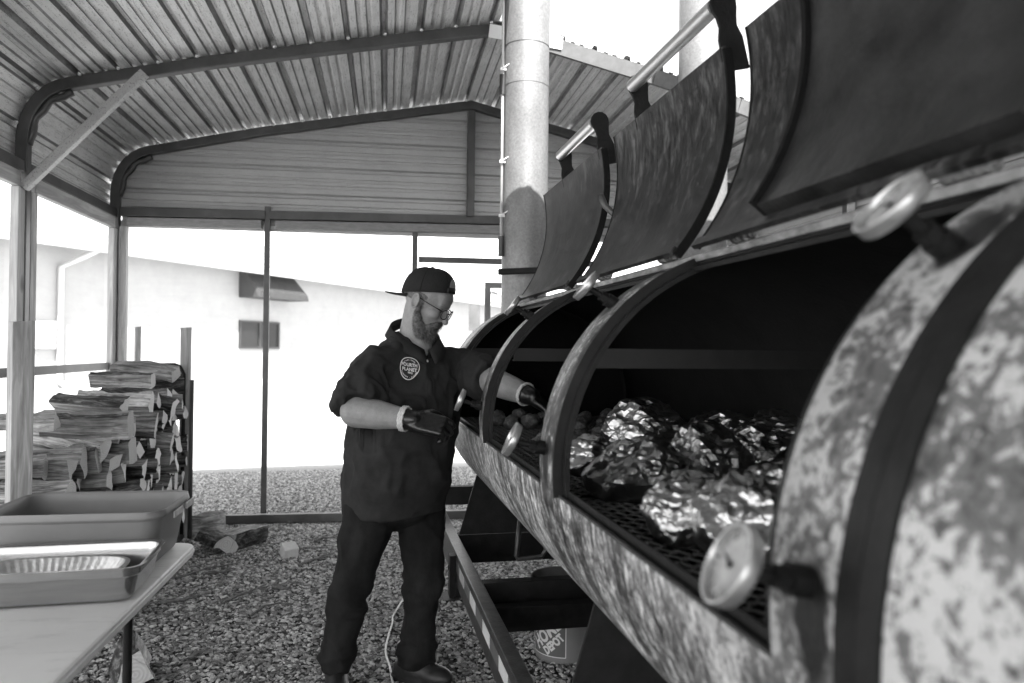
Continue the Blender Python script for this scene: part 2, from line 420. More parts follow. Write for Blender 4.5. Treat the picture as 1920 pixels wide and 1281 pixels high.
# roof sheets: ribbed profile across the slope, long along the shelter
# dense arc-length table of the roof line above the eaves
dens = []
acc = 0
keep = [p for p in prof if p[1] > 2.4]
keep = [(-2.83, 2.5)] + keep + [(2.48, 2.4)]
for (a, b_) in zip(keep, keep[1:]):
    L = math.hypot(b_[0] - a[0], b_[1] - a[1]); nn = max(1, int(L / .01))
    for i in range(nn):
        f = i / nn; tx, tz = (b_[0] - a[0]) / L, (b_[1] - a[1]) / L
        dens.append((acc + L * f, a[0] + (b_[0] - a[0]) * f, a[1] + (b_[1] - a[1]) * f, -tz, tx))
    acc += L
def rib(u):                                   # sheet height over one 0.229 m module
    q = (u % .2286)
    if q < .012: return q / .012 * .030
    if q < .036: return .030
    if q < .048: return (.048 - q) / .012 * .030
    for c in (.105, .165):
        if abs(q - c) < .017: return .010 * min(1, (.017 - abs(q - c)) / .006)
    return 0
def arc(u):
    i = min(len(dens) - 1, max(0, int(u / acc * len(dens)))); 
    while i > 0 and dens[i][0] > u: i -= 1
    while i < len(dens) - 1 and dens[i + 1][0] < u: i += 1
    return dens[i]
brk = [0, .012, .036, .048, .088, .094, .116, .122, .148, .154, .176, .182]
NP = [0]
def roof_panel(u0, u1, ka, kb, name='roof_panel'):
    NP[0] += 1; lift = .0016 * (NP[0] % 4)
    us = []
    m0 = int(u0 / .2286)
    for mm in range(m0, m0 + 7):
        for q in brk:
            uu = mm * .2286 + q
            if u0 <= uu <= u1: us.append(uu)
    us = sorted(set([u0] + us + [u1])); b = MB(); rows = []
    nseg = max(1, int(round((kb - ka) / .25)))
    for j in range(nseg + 1):
        k = ka + (kb - ka) * j / nseg; row = []
        for uu in us:
            _, s, z, nx, nzv = arc(uu); h = .042 + lift + rib(uu)
            row.append(FP(s + nx * h, z + nzv * h, k))
        rows.append(row)
    b.rings(rows, caps=False, closed=False)
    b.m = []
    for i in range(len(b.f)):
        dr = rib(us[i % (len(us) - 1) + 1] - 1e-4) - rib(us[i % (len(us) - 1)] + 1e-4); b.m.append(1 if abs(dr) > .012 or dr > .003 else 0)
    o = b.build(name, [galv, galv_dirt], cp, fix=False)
    sd = o.modifiers.new('thickness', 'SOLIDIFY'); sd.thickness = .0012
    return o
uR = [d_[0] for d_ in dens if abs(d_[1]) < .012][0]     # arc position of the ridge
W = .2286 * 4
u = 0.0
while u < uR - .01:
    u1 = min(u + W, uR); roof_panel(u, u1 + .02, -.12, 2.02); roof_panel(u, u1 + .02, 2.03, 9.0); u = u1  # near length runs on unseen behind the camera, extended to cut frontal light
while u < acc - .01:
    u1 = min(u + W, acc)
    roof_panel(u, u1 + .02, -.12, 1.03)               # right slope: missing above the flue pipes
    roof_panel(u, u1 + .02, 2.0, 9.0)  # lengthened out of view behind the camera to dim the frontal light
    u = u1
# ridge end pieces and fascia on the open bay
b = MB(); b.beam(FP(-.06, 3.50, 1) + Vector((0, -.05, 0)), FP(.42, 3.45, 1) + Vector((0, -.05, 0)), .012, .085); b.build('ridge_plate', M['white_paint'], cp)
for (s0, s1) in ((0.02, 1.05), (1.05, 1.65), (1.65, 2.15)):
    b = MB(); b.beam(FP(s0, roofz(s0) - .005, 1) + Vector((0, -.04, .0)), FP(s1 - .004, roofz(s1 - .004) - .005, 1) + Vector((0, -.04, 0)), .008, .10); b.build('fascia', plain('fascia', .045, .08, 16, .6, .1) if s0 < .1 else bpy.data.materials['fascia'], cp)
# roof screws at each rib along the bows
scr = MB(); Ms = Matrix.Identity(4)
scm = None
uu = .024
first = None
while uu < uR:
    _, s, z, nx, nzv = arc(uu)
    for k in (0, 1):
        p = FP(s + nx * .035, z + nzv * .035, k) + Vector((0, -.045, 0))
        if first is None:
            q = MB(); q.ellipsoid((0, 0, 0), (.012, .012, .012), seg=8, rg=6); first = q.build('screw', M['screw'], cp, smooth=True, loc=(0, 0, 0)); first.location = p - wloc(cp)
        else:
            o = first.copy(); COL.objects.link(o); o.location = p - wloc(cp)
    uu += .2286
# knee brace on the middle bow
b = MB(); b.beam(FP(-2.80, 2.37, 1) + Vector((0, -.06, 0)), FP(-2.14, 3.09, 1) + Vector((0, -.06, 0)), .05, .055, (0, -1, 0)); b.build('knee_brace', galv_mat('brace_galv', .30, .40), cp, bevel=.004)
# left wall: header tube and board, bottom rail, jambs
for (ka, kb) in ((0.03, .97), (1.03, 1.97), (2.03, 9.0)):
    b = MB(); b.beam(FP(-2.83, 2.50, ka), FP(-2.83, 2.50, kb), .06, .07); b.build('eave_header', M['frame_steel'], cp, bevel=.004)
    b = MB(); b.beam(FP(-2.82, 2.417, ka + .03), FP(-2.82, 2.417, kb - .03), .045, .09); b.build('header_board', M['wood_y'], cp, bevel=.003)
    b = MB(); b.beam(FP(-2.83, 1.285, ka), FP(-2.83, 1.285, kb), .03, .055); b.build('side_rail', M['frame_steel'], cp, bevel=.003)
    b = MB(); b.beam(FP(-2.83, .05, ka), FP(-2.83, .05, kb), .06, .07); b.build('base_rail', M['frame_steel'], cp, bevel=.003)
for k, sd in ((0, 1), (1, 1), (1, -1)):
    b = MB(); p0 = FP(-2.82, .09, k + .052 * sd); p1 = FP(-2.82, 2.37, k + .052 * sd); b.beam(p0, p1, .045, .085, (0, 1, 0)); b.build('jamb_board', M['wood_v'], cp, bevel=.003)
# back wall: header, boards, door posts, sill
HZ = lambda s: 2.515 + .012 * (s + 2.8)
for s0, s1 in ((-2.79, -1.675), (-1.645, 2.4)):
    b = MB(); b.beam(FP(s0, HZ(s0), 0), FP(s1, HZ(s1), 0), .06, .07); b.build('gable_header', M['frame_steel'], cp, bevel=.004)
    b = MB(); b.beam(FP(s0 + .05, HZ(s0) - .078, 0), FP(s1 - .03, HZ(s1) - .078, 0), .045, .07); b.build('header_board', plain('header_board_grey', .16, .26, 14, .7, 0, .2, stretch=(1, 8, 8)) if s0 < -2 else bpy.data.materials['header_board_grey'], cp, bevel=.003)
b = MB(); b.beam(FP(-2.76, .09, 0), FP(-2.76, 2.40, 0), .045, .07, (0, 1, 0)); b.build('jamb_board', M['wood_v'], cp, bevel=.003)
b = MB(); b.beam(FP(-1.66, .09, 0), FP(-1.66, 2.60, 0), .045, .03, (0, 1, 0)); b.build('door_post', M['frame_steel'], cp, bevel=.003)
b = MB(); b.beam(FP(-.46, .09, 0), FP(-.46, HZ(-.46) - .12, 0), .045, .03, (0, 1, 0)); b.build('door_post', M['frame_steel'], cp, bevel=.003)
b = MB(); b.beam(FP(-.43, 2.20, 0), FP(1.2, 2.20, 0), .035, .05); b.build('door_header', M['frame_steel'], cp, bevel=.003)
b = MB(); b.beam(FP(1.22, .09, 0), FP(1.22, HZ(1.2) - .12, 0), .045, .04, (0, 1, 0)); b.build('door_post', M['frame_steel'], cp, bevel=.003)
b = MB(); b.beam(FP(.16, .09, 0), FP(.16, 2.02, 0), .05, .03, (0, 1, 0)); b.beam(FP(.186, 1.995, 0), FP(1.19, 1.995, 0), .03, .05); b.beam(FP(.186, 1.0, 0), FP(1.19, 1.0, 0), .03, .05); b.build('screen_door', plain('door_frame_grey', .14, .2, 8), cp, bevel=.003)
b = MB(); b.beam(FP(-2.79, .045, 0), FP(2.45, .045, 0), .06, .07); b.build('base_sill', M['frame_steel'], cp, bevel=.004)
b = MB(); b.beam(FP(0, HZ(0) + .04, 0) + Vector((0, -.035, -.02)), FP(0, 3.47, 0) + Vector((0, -.035, 0)), .06, .06, (0, 1, 0)); b.build('gable_post', M['frame_steel'], cp, bevel=.004)
# gable sheets, ribs lying level
def gable_panel(z0, z1, sa, sb, lift):
    zs = []
    for mm in range(30):
        for q in brk:
            zz = 2.45 + mm * .2286 + q
            if z0 <= zz <= z1: zs.append(zz)
    zs = sorted(set([z0] + zs + [z1])); ss = [sa + (sb - sa) * i / 60 for i in range(61)]
    b = MB(); rows = []
    for z in zs:
        row = []
        for s in ss:
            zz = min(z, roofz(s) + .02); row.append(FP(s, zz, 0) + Vector((0, .035 + lift + rib(z - 2.45), 0)))
        rows.append(row)
    b.rings(rows, caps=False, closed=False); o = b.build('gable_panel', galv2, cp)
    o.modifiers.new('thickness', 'SOLIDIFY').thickness = .0012
gable_panel(2.40, 3.09, -2.8, -.03, 0); gable_panel(3.06, 3.60, -2.8, -.03, .002)
gable_panel(2.40, 3.09, -.06, 2.45, .004); gable_panel(3.06, 3.60, -.06, 2.45, .006)
# right wall sheets
def side_panel(z0, z1, lift):
    zs = []
    for mm in range(14):
        for q in brk:
            zz = mm * .2286 + q
            if z0 <= zz <= z1: zs.append(zz)
    zs = sorted(set([z0] + zs + [z1])); b = MB()
    b.rings([[FP(2.52 + lift + rib(z), z, k) for k in (0, .5, 1, 1.5, 2, 2.5, 4, 6, 9)] for z in zs], caps=False, closed=False)  # unseen stretch behind the camera added to block light from there
    o = b.build('side_panel', galv2, cp); o.modifiers.new('thickness', 'SOLIDIFY').thickness = .0012
side_panel(.06, .95, 0); side_panel(.918, 1.86, .002); side_panel(1.832, 2.72, .004)
# insect screen stretched over the openings
def screen_mat():
    m = bpy.data.materials.new('insect_screen'); m.use_nodes = True; t = m.node_tree
    o = t.nodes['Material Output']; b = t.nodes['Principled BSDF']; b.inputs['Base Color'].default_value = (.22, .22, .22, 1); b.inputs['Roughness'].default_value = .7
    tr = N(t, 'ShaderNodeBsdfTransparent'); mx = N(t, 'ShaderNodeMixShader'); v = coords(t, (1, 1, 1))
    f = ramp(t, nz(t, coords(t, (3, 3, 40)), 1, 3), [(.3, .965), (.7, .92)])
    t.links.new(f, mx.inputs[0]); t.links.new(b.outputs[0], mx.inputs[1]); t.links.new(tr.outputs[0], mx.inputs[2]); t.links.new(mx.outputs[0], o.inputs[0])
    return m
scm = screen_mat()
def screen(a, b_, c, d_):
    q = MB(); q.add([a, b_, c, d_], [(0, 1, 2, 3)]); q.build('insect_screen', scm, cp)
off = Vector((0, .022, 0))
screen(FP(-2.73, .08, 0) + off, FP(-1.66, .08, 0) + off, FP(-1.66, 2.42, 0) + off, FP(-2.73, 2.42, 0) + off)
screen(FP(-1.658, .08, 0) + off, FP(-.47, .08, 0) + off, FP(-.47, 2.42, 0) + off, FP(-1.658, 2.42, 0) + off)
ox = Vector((-.022, 0, 0))
screen(FP(-2.83, .08, .1) + ox, FP(-2.83, .08, .9) + ox, FP(-2.83, 2.38, .9) + ox, FP(-2.83, 2.38, .1) + ox)
screen(FP(-2.83, .08, 1.1) + ox, FP(-2.83, .08, 1.95) + ox, FP(-2.83, 2.38, 1.95) + ox, FP(-2.83, 2.38, 1.1) + ox)
# ================================================================== the smoker on its trailer
TX, TZ, TR = .96, 1.174, .52
def TP(a, y, r=TR):
    a = math.radians(a); return Vector((TX + r * math.cos(a), y, TZ + r * math.sin(a)))
def tank_mat():
    m, t, b = nt('weathered_tank_paint', .48, .0, .45)
    v = coords(t); sep = N(t, 'ShaderNodeSeparateXYZ'); t.links.new(v, sep.inputs[0])
    near = N(t, 'ShaderNodeMapRange'); near.inputs[1].default_value = 1.1; near.inputs[2].default_value = .72; t.links.new(sep.outputs['Y'], near.inputs[0])
    # blotchy flaking close to the firebox
    n1 = nz(t, coords(t, (1, 1, 1)), 62, 7, .7, .5); n2 = nz(t, coords(t, (1, 1, .7)), 11, 3, .5, .3)
    bl = N(t, 'ShaderNodeMath', operation='ADD'); t.links.new(n1, bl.inputs[0]); t.links.new(n2, bl.inputs[1])
    blot = ramp(t, bl.outputs[0], [(.80 / 1.6, .05), (.90 / 1.6 , .12), (.99 / 1.6, .15), (1.03 / 1.6, .48)])
    bl2 = N(t, 'ShaderNodeMath', operation='DIVIDE'); t.links.new(bl.outputs[0], bl2.inputs[0]); bl2.inputs[1].default_value = 1.6
    t.links.new(bl2.outputs[0], t.nodes[blot.node.name].inputs[0])
    pits = ramp(t, nz(t, v, 75, 4, .6), [(.32, .15), (.42, 1)])
    blot = mix(t, 1.0, blot, pits, 'MULTIPLY')
    # streaks of old drips further along, running round the barrel
    s1 = nz(t, coords(t, (36, 60, 22)), 1.0, 8, .75, .5); s2 = nz(t, coords(t, (5, 9, 2)), 1.0, 3, .5)
    sa = N(t, 'ShaderNodeMath', operation='MULTIPLY'); t.links.new(s2, sa.inputs[0]); sa.inputs[1].default_value = .3
    sd = N(t, 'ShaderNodeMath', operation='MULTIPLY_ADD'); t.links.new(s1, sd.inputs[0]); sd.inputs[1].default_value = .7; t.links.new(sa.outputs[0], sd.inputs[2])
    fk = nz(t, coords(t, (60, 60, 34)), 1.0, 5, .7, .4); fk2 = ramp(t, fk, [(.36, .3), (.48, 1.0), (.62, 2.0)])
    stre0 = ramp(t, sd.outputs[0], [(.40, .014), (.475, .06), (.52, .19), (.60, .48)])
    stre = mix(t, 1.0, stre0, fk2, 'MULTIPLY')
    col = mix(t, near.outputs[0], stre, blot)
    # greasy black drips below the thermometer sockets
    for (px_, py_, pz_, rr2) in ((.44, .66, 1.19, .05), (.62, .665, 1.565, .05), (.44, 1.735, 1.17, .045), (.61, 1.75, 1.56, .03), (.44, 2.71, 1.20, .03)):
        sb = N(t, 'ShaderNodeVectorMath', operation='SUBTRACT'); sb.inputs[1].default_value = (px_, py_, pz_); t.links.new(v, sb.inputs[0])
        sc_ = N(t, 'ShaderNodeVectorMath', operation='MULTIPLY'); sc_.inputs[1].default_value = (1, 1.5, .7); t.links.new(sb.outputs[0], sc_.inputs[0])
        ln_ = N(t, 'ShaderNodeVectorMath', operation='LENGTH'); t.links.new(sc_.outputs[0], ln_.inputs[0])
        ad = N(t, 'ShaderNodeMath', operation='MULTIPLY_ADD'); t.links.new(n2, ad.inputs[0]); ad.inputs[1].default_value = .07; t.links.new(ln_.outputs['Value'], ad.inputs[2])
        msk = N(t, 'ShaderNodeMapRange'); msk.inputs[1].default_value = rr2 + .035; msk.inputs[2].default_value = rr2 + .020; t.links.new(ad.outputs[0], msk.inputs[0])
        col = mix(t, msk.outputs[0], col, .012)
    setc(t, b, col)
    r = ramp(t, s1, [(.3, .35), (.7, .65)]); t.links.new(r, b.inputs['Roughness'])
    bump(t, b, mix(t, near.outputs[0], s1, n1), .35, .004)
    return m
tankm = tank_mat()
M['steel_bar'] = plain('steel_bar', .005, .014, 16, .55, .1, .3, bscale=80, spec=.25)
def lid_mat():
    m, t, b = nt('lid_inner_steel', .42, .35, .5)
    s = nz(t, coords(t, (44, 52, 17)), 1.0, 9, .78, .0); bg = nz(t, coords(t, (1, 1.4, .8)), 4.5, 5, .65)
    c = ramp(t, s, [(.34, .006), (.5, .026), (.64, .10)]); d = ramp(t, bg, [(.32, .40), (.68, 1.35)])
    sc = nz(t, coords(t, (60, 8, 60)), 1.0, 3, .6); dk = ramp(t, sc, [(.27, .3), (.36, 1)])
    worn = N(t, 'ShaderNodeMath', operation='MULTIPLY'); t.links.new(ramp(t, nz(t, coords(t, (7, 5, 3)), 1.0, 4, .6), [(.56, 0), (.68, 1)]), worn.inputs[0]); t.links.new(ramp(t, s, [(.42, 0), (.6, 1)]), worn.inputs[1])
    setc(t, b, mix(t, worn.outputs[0], mix(t, 1.0, mix(t, 1.0, c, d, 'MULTIPLY'), dk, 'MULTIPLY'), .17))
    t.links.new(ramp(t, s, [(.3, .26), (.7, .5)]), b.inputs['Roughness'])
    bump(t, b, mix(t, .5, s, bg), .3, .008); return m
lidm = lid_mat()
linm = plain('shaded_liner', .006, .045, 7, .42, .3, .35, bscale=9, bdist=.02)  # liner darker than the lid, its shade beside the lit strip put into colour
sm = thing('trailer_smoker', 'long rusty barrel smoker on a trailer with three open lids', 'smoker', (.96, 2.0, 0))
LIP, HNG = 186.5, 110.0
opens = [(.735, 1.635), (1.79, 2.615), (2.75, 3.60)]
# barrel shell
ys = sorted(set([-1.0, -.5, 0, .3, .60, .735, 1.0, 1.3, 1.635, 1.71, 1.79, 2.1, 2.4, 2.615, 2.68, 2.75, 3.1, 3.4, 3.60, 3.8, 3.95]))
angs = [HNG + (LIP - HNG) * i / 26 for i in range(27)] + [LIP + (470 - LIP) * i / 60 for i in range(1, 61)]
b = MB(); vs = []; fs = []
for y in ys:
    for a in angs: vs.append(TP(a, y))
n = len(angs)
for i in range(len(ys) - 1):
    ym = (ys[i] + ys[i + 1]) / 2
    for j in range(n - 1):
        am = (angs[j] + angs[j + 1]) / 2
        if am < LIP and any(o0 < ym < o1 for o0, o1 in opens): continue
        fs.append((i * n + j, i * n + j + 1, (i + 1) * n + j + 1, (i + 1) * n + j))
b.add(vs, fs); shell = b.build('barrel', [tankm, M['soot'], M['black_steel']], sm, smooth=True)
bm = bmesh.new(); bm.from_mesh(shell.data)
# outward normals for solidify
for f in bm.faces:
    c = f.calc_center_median(); 
    if f.normal.dot(Vector((c.x - TX, 0, c.z - TZ))) < 0: f.normal_flip()
bm.to_mesh(shell.data); bm.free()
sd = shell.modifiers.new('thickness', 'SOLIDIFY'); sd.thickness = .010; sd.offset = -1; sd.material_offset = 1; sd.material_offset_rim = 2
# far head
b = MB(); rg = []
for k, (r, dy) in enumerate(((1, 0), (.97, .05), (.86, .12), (.6, .18), (.3, .205), (.02, .21))):
    rg.append([TP(a, 3.95 + dy, TR * r) for a in range(0, 360, 6)])
b.rings(rg, caps=False); hd = b.build('end_head', [tankm, M['soot']], sm, smooth=True); hs = hd.modifiers.new('thickness', 'SOLIDIFY'); hs.thickness = .01; hs.material_offset = 1; hs.offset = -1
# inner flanges round the openings
def arcbar(name, y0, y1, r0, r1, a0, a1, mat, parent=sm, seg=26):
    rg = []
    for i in range(seg + 1):
        a = a0 + (a1 - a0) * i / seg
        rg.append([TP(a, y0, r0), TP(a, y1, r0), TP(a, y1, r1), TP(a, y0, r1)])
    q = MB(); q.rings(rg); return q.build(name, mat, parent, auto=40)
for (o0, o1) in opens:
    arcbar('door_flange', o0 - .02, o0 + .028, .497, .508, HNG - 1, LIP, M['black_steel'])
    arcbar('door_flange', o1 - .034, o1 + .02, .497, .508, HNG - 1, LIP, M['black_steel'])
    arcbar('door_flange', o1 - .012, o1 - .004, .508, .530, HNG - 1, LIP, M['black_steel'])
    b = MB(); p = TP(LIP - 1.2, 0, .500); b.beam((p.x, o0 + .03, p.z - .012), (p.x, o1 - .036, p.z - .012), .005, .035); b.build('lip_bar', M['steel_bar'], sm)
    b = MB(); p = TP(LIP, 0, .52); b.beam((p.x + .004, o0 + .002, p.z + .0025), (p.x + .004, o1 - .002, p.z + .0025), .007, .005); b.build('lip_cap', plain('lip_steel', .03, .10, 26, .4, .4, .3) if o0 < 1 else bpy.data.materials['lip_steel'], sm)
# hinge rail along the top of the openings
b = MB(); p = TP(HNG - 1.5, 0, .528); b.beam((p.x, .60, p.z), (p.x, 3.64, p.z), .045, .016, TP(HNG - 1.5, 0, 1) - TP(0, 0, 0)); b.build('hinge_rail', plain('rail_patina', .06, .34, 26, .55, 0, .4, stretch=(1, .5, 1)), sm, bevel=.003)
b = MB(); p = TP(HNG + 1.5, 0, .507); b.beam((p.x, .62, p.z), (p.x, 3.62, p.z), .03, .010, TP(HNG - 1.5, 0, 1) - TP(0, 0, 0)); b.build('hinge_angle', M['steel_bar'], sm)
# edge bars of the closed lid nearest the camera
arcbar('door_edge_bar', .586, .615, .5205, .5275, HNG - 4, 205, M['steel_bar'], seg=44)
arcbar('door_gap', .578, .5855, .5205, .5215, HNG - 4, 205, M['soot'], seg=44)
arcbar('door_edge_bar', .548, .5775, .5205, .5335, HNG - 4, 205, M['steel_bar'], seg=44)
arcbar('closed_lid', -.62, .5475, .5205, .529, HNG - 2, 190, tankm, seg=40)
# expanded metal grates, one per opening
gratem = plain('grate_steel', .05, .13, 30, .45, .3, .3)
def grate(y0, y1):
    b = MB(); ax, ay = .026, .022; x0, x1 = .466, 1.455; nr = int((y1 - y0) / (ay)); nc = int((x1 - x0) / ax)
    for j in range(nr):
        yc = y0 + (j + .5) * ay; pts = []
        for i in range(nc + 1):
            sgn = 1 if (i + j) % 2 else -1
            for dx in (-.003, .003):
                pts.append((x0 + i * ax + dx, yc + sgn * ay * .5, 1.098 + .0015 * sgn))
        b.tube(pts, .0022, 4, caps=False)
    b.build('grate', gratem, sm, fix=False)
    b = MB()
    for (pa, pb) in (((x0, y0, 1.088), (x0, y1, 1.088)), ((x1, y0, 1.088), (x1, y1, 1.088))): b.beam(pa, pb, .02, .02)
    for yy in (y0, (y0 + y1) / 2, y1): b.beam((x0 + .0105, yy, 1.082), (x1 - .0105, yy, 1.082), .02, .018)
    b.build('grate_frame', M['black_steel'], sm)
grate(.62, 1.68); grate(1.72, 2.68); grate(2.72, 3.78)
for yy in (1.72, 2.70, 3.86):
    b = MB(); b.beam((.56, yy, 1.43), (1.36, yy, 1.43), .006, .048); b.beam((.56, yy + .018, 1.409), (1.36, yy + .018, 1.409), .03, .005); b.build('rack_bar', plain('rack_bar', .003, .008, 20, .5, .2) if yy < 2 else bpy.data.materials['rack_bar'], sm)
# lids, swung open
B0, T0 = Vector((.748, 0, 1.690)), Vector((.868, 0, 2.205)); RL = .60
mid = (B0 + T0) / 2; ch = T0 - B0; hl = ch.length / 2; nrm = Vector((-ch.z, 0, ch.x)).normalized()   # towards the cook
LC = mid + nrm * math.sqrt(RL * RL - hl * hl)
a0 = math.atan2(B0.z - LC.z, B0.x - LC.x); a1 = math.atan2(T0.z - LC.z, T0.x - LC.x)
def LPp(f, y, r=RL):
    a = a0 + (a1 - a0) * f; return Vector((LC.x + r * math.cos(a), y, LC.z + r * math.sin(a)))
def lidarc(name, y0, y1, r0, r1, f0, f1, mat, parent, seg=22):
    rg = []
    for i in range(seg + 1):
        f = f0 + (f1 - f0) * i / seg
        rg.append([LPp(f, y0, r0), LPp(f, y1, r0), LPp(f, y1, r1), LPp(f, y0, r1)])
    q = MB(); q.rings(rg); return q.build(name, mat, parent, auto=40)
brm = M['black_steel']; tubm = plain('handle_tube', .45, .62, 30, .32, .7, .1, stretch=(1, 20, 1))
def lid(y0, y1, hy0, hy1, lab, liner=None):
    ld = lidarc('lid', y0, y1, RL, RL + .007, 0, 1, lidm, sm); ld['label'] = lab
    lidarc('edge_bar', y0 - .0075, y0 - .0005, RL - .005, RL + .018, -.01, .985, M['soot'], ld)
    lidarc('edge_bar', y1 + .0005, y1 + .0065, RL - .002, RL + .012, 0, 1, brm, ld)
    b = MB(); p = LPp(.0, 0, RL - .006); b.beam((p.x, y0 + .004, p.z), (p.x, y1 - .004, p.z), .012, .024, LPp(.02, 0) - LPp(0, 0)); b.build('bottom_bar', lidm, ld)
    if liner: lidarc('liner', y0 + .01, liner, RL - .034, RL - .001, .045, .97, linm, ld); lidarc('liner_shadow_line', liner + .0005, liner + .014, RL - .046, RL - .001, .045, .97, M['soot'], ld)  # black bead put in as the shadow line along the liner's far edge
    t1 = (LPp(1, 0) - LPp(.97, 0)).normalized(); nv = (LPp(1, 0, RL + 1) - LPp(1, 0, RL)).normalized()
    tp = LPp(1, 0) + t1 * .105 + nv * .010
    for yy in (hy0, hy1):
        b = MB(); poly = [(-.035, -.06), (.035, -.06), (.032, .02), (.022, .05), (.026, .075)]
        for k in range(9):
            an = -.3 + (math.pi + .6) * k / 8; poly.append((.036 * math.cos(an) - .004, .105 + .036 * math.sin(an)))
        poly += [(-.030, .075), (-.026, .05), (-.034, .02)]
        o3 = LPp(1, yy); Mx = Matrix(((nv.x, t1.x, 0, o3.x + nv.x * .034), (nv.y, t1.y, 1, yy), (nv.z, t1.z, 0, o3.z + nv.z * .034), (0, 0, 0, 1)))
        b.prism(poly, Mx, .010); b.build('handle_bracket', brm, ld, bevel=.002)
    b = MB(); b.tube([(tp.x, hy0 + .011, tp.z), (tp.x, hy1 - .001, tp.z)], .021, 16); b.build('handle', tubm, ld, auto=40)
    for hy in (y0 + .14, y1 - .14):
        b = MB(); hp = TP(HNG - 2, hy, .552)
        b.tube([(hp.x, hy - .04, hp.z), (hp.x, hy + .04, hp.z)], .0165, 14); b.build('hinge_barrel', tankm, ld, auto=40)
        b = MB(); lp = LPp(.10, hy, RL + .012); lo = LPp(.02, hy, RL + .03)
        b.tube([hp + Vector((.0, 0, .0)), hp + Vector((.035, 0, .012)), lo + Vector((.018, 0, .01)), lp, LPp(.2, hy, RL + .01)], .0095, 8); b.build('hinge_arm', brm, ld, smooth=True)
    return ld
lid(2.62, 3.50, 2.66, 3.16, 'farthest open lid beside the pale flue pipe')
l2 = lid(1.68, 2.48, 1.69, 2.27, 'middle open lid with the longest visible handle')
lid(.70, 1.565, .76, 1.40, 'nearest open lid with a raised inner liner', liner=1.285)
b = MB(); p0 = LPp(.55, 2.50, RL + .01); b.tube([p0 + Vector((.03, .0, -.05)), p0 + Vector((0, .02, -.02)), p0 + Vector((-.03, .03, .01)), p0 + Vector((-.045, .035, .05))], .012, 8); b.build('lid_stop', M['frame_steel'], l2, smooth=True)
# thermometers
dialm, t_, b_ = nt('dial_face', .35, 0, .5)
setc(t_, b_, ramp(t_, nz(t_, coords(t_), 28, 4, .6), [(.32, .16), (.6, .34)]))
bez = plain('bezel', .38, .52, 30, .28, .75)
def gauge(ys_, ang, sang, dang, lab, r=.043, ln=.075, ty=.10):
    base = TP(ang, ys_); ra = math.radians(sang); rad = Vector((math.cos(ra), 0, math.sin(ra)))
    da = math.radians(dang); dn = Vector((math.cos(da), ty, math.sin(da))).normalized()
    b = MB(); c = base + rad * ln
    b.tube([base - rad * .02, base + rad * .022], .017, 14); b.tube([base + rad * .022, base + rad * .04], .0135, 6); b.tube([base + rad * .04, c - dn * .003], .008, 12)
    gz = b.build('thermometer', M['steel_bar'], sm, auto=40); gz['label'] = lab
    Mx = Matrix.Translation(c) @ dn.to_track_quat('Z', 'Y').to_matrix().to_4x4()
    b = MB(); b.lathe([(r * .5, -.004), (r * .94, 0), (r * .98, .003), (r * .98, .010), (r, .011), (r, .0145), (r * .985, .016), (r * .93, .016), (r * .90, .013), (r * .90, .004)], Mx, 36); b.build('bezel', bez, gz, auto=40)
    b = MB(); b.lathe([(r * .895, .007), (r * .895, .009), (.0005, .009)], Mx, 32); b.build('dial', dialm, gz)
    b = MB(); an = RND.uniform(0, 6.28)
    b.add([Mx @ Vector((math.cos(an) * r * .75, math.sin(an) * r * .75, .011)), Mx @ Vector((math.cos(an + 1.57) * .0022, math.sin(an + 1.57) * .0022, .011)), Mx @ Vector((math.cos(an - 1.57) * .0022, math.sin(an - 1.57) * .0022, .011))], [(0, 1, 2)])
    for k_ in range(24):
        a_ = 2 * math.pi * k_ / 24; wd_ = .0007 if k_ % 4 else .0013; l0 = r * (.72 if k_ % 4 else .64)
        cc_, ss_ = math.cos(a_), math.sin(a_)
        b.add([Mx @ Vector((cc_ * rr3 - ss_ * w3, ss_ * rr3 + cc_ * w3, .0098)) for rr3, w3 in ((l0, -wd_), (r * .84, -wd_), (r * .84, wd_), (l0, wd_))], [(0, 1, 2, 3)])
    b.lathe([(.004, .0105), (.004, .012), (.0003, .012)], Mx, 10); b.build('needle', M['black_steel'], gz)
gauge(.672, 175, 168, 152, 'lower thermometer nearest the camera')
gauge(1.75, 176, 166, 154, 'lower thermometer above the middle strap foot')
gauge(2.72, 173, 165, 158, 'lower thermometer beside the cook')
gauge(.675, 132, 150, 138, 'upper thermometer nearest the camera')
gauge(1.76, 131, 150, 140, 'upper thermometer on the middle strap')
gauge(2.70, 130, 152, 142, 'upper thermometer on the far strap')
# flue, elbow and draught plate
fluem, t_, b_ = nt('galvanised_flue', .45, .25, .5)
v_ = coords(t_); c_ = ramp(t_, nz(t_, v_, 70, 5, .7), [(.3, .14), (.7, .23)]); d_ = ramp(t_, nz(t_, coords(t_, (2, 2, 1)), 4, 5, .6), [(.3, .8), (.75, 1.25)])
setc(t_, b_, mix(t_, 1.0, c_, d_, 'MULTIPLY')); bump(t_, b_, nz(t_, v_, 40, 4), .1, .004)
FX, FY, FR = .958, 4.335, .137
b = MB(); b.tube([(FX, FY, z) for z in (1.0, 1.8, 2.6, 3.30)], FR, 48); b.build('flue_pipe', fluem, sm, auto=40)
b = MB(); b.tube([(FX, FY, z) for z in (3.26, 3.9, 4.7)], FR + .003, 48); b.build('flue_pipe', fluem, sm, auto=40)
b = MB(); b.tube([(FX, FY, 3.02), (FX, FY, 3.05)], FR + .002, 48); b.build('flue_band', fluem, sm, auto=40)
b = MB(); b.tube([(FX, 4.14, 1.12), (FX, 4.20, 1.12), (FX, FY, 1.06)], .11, 24); b.build('flue_elbow', M['black_steel'], sm, smooth=True)
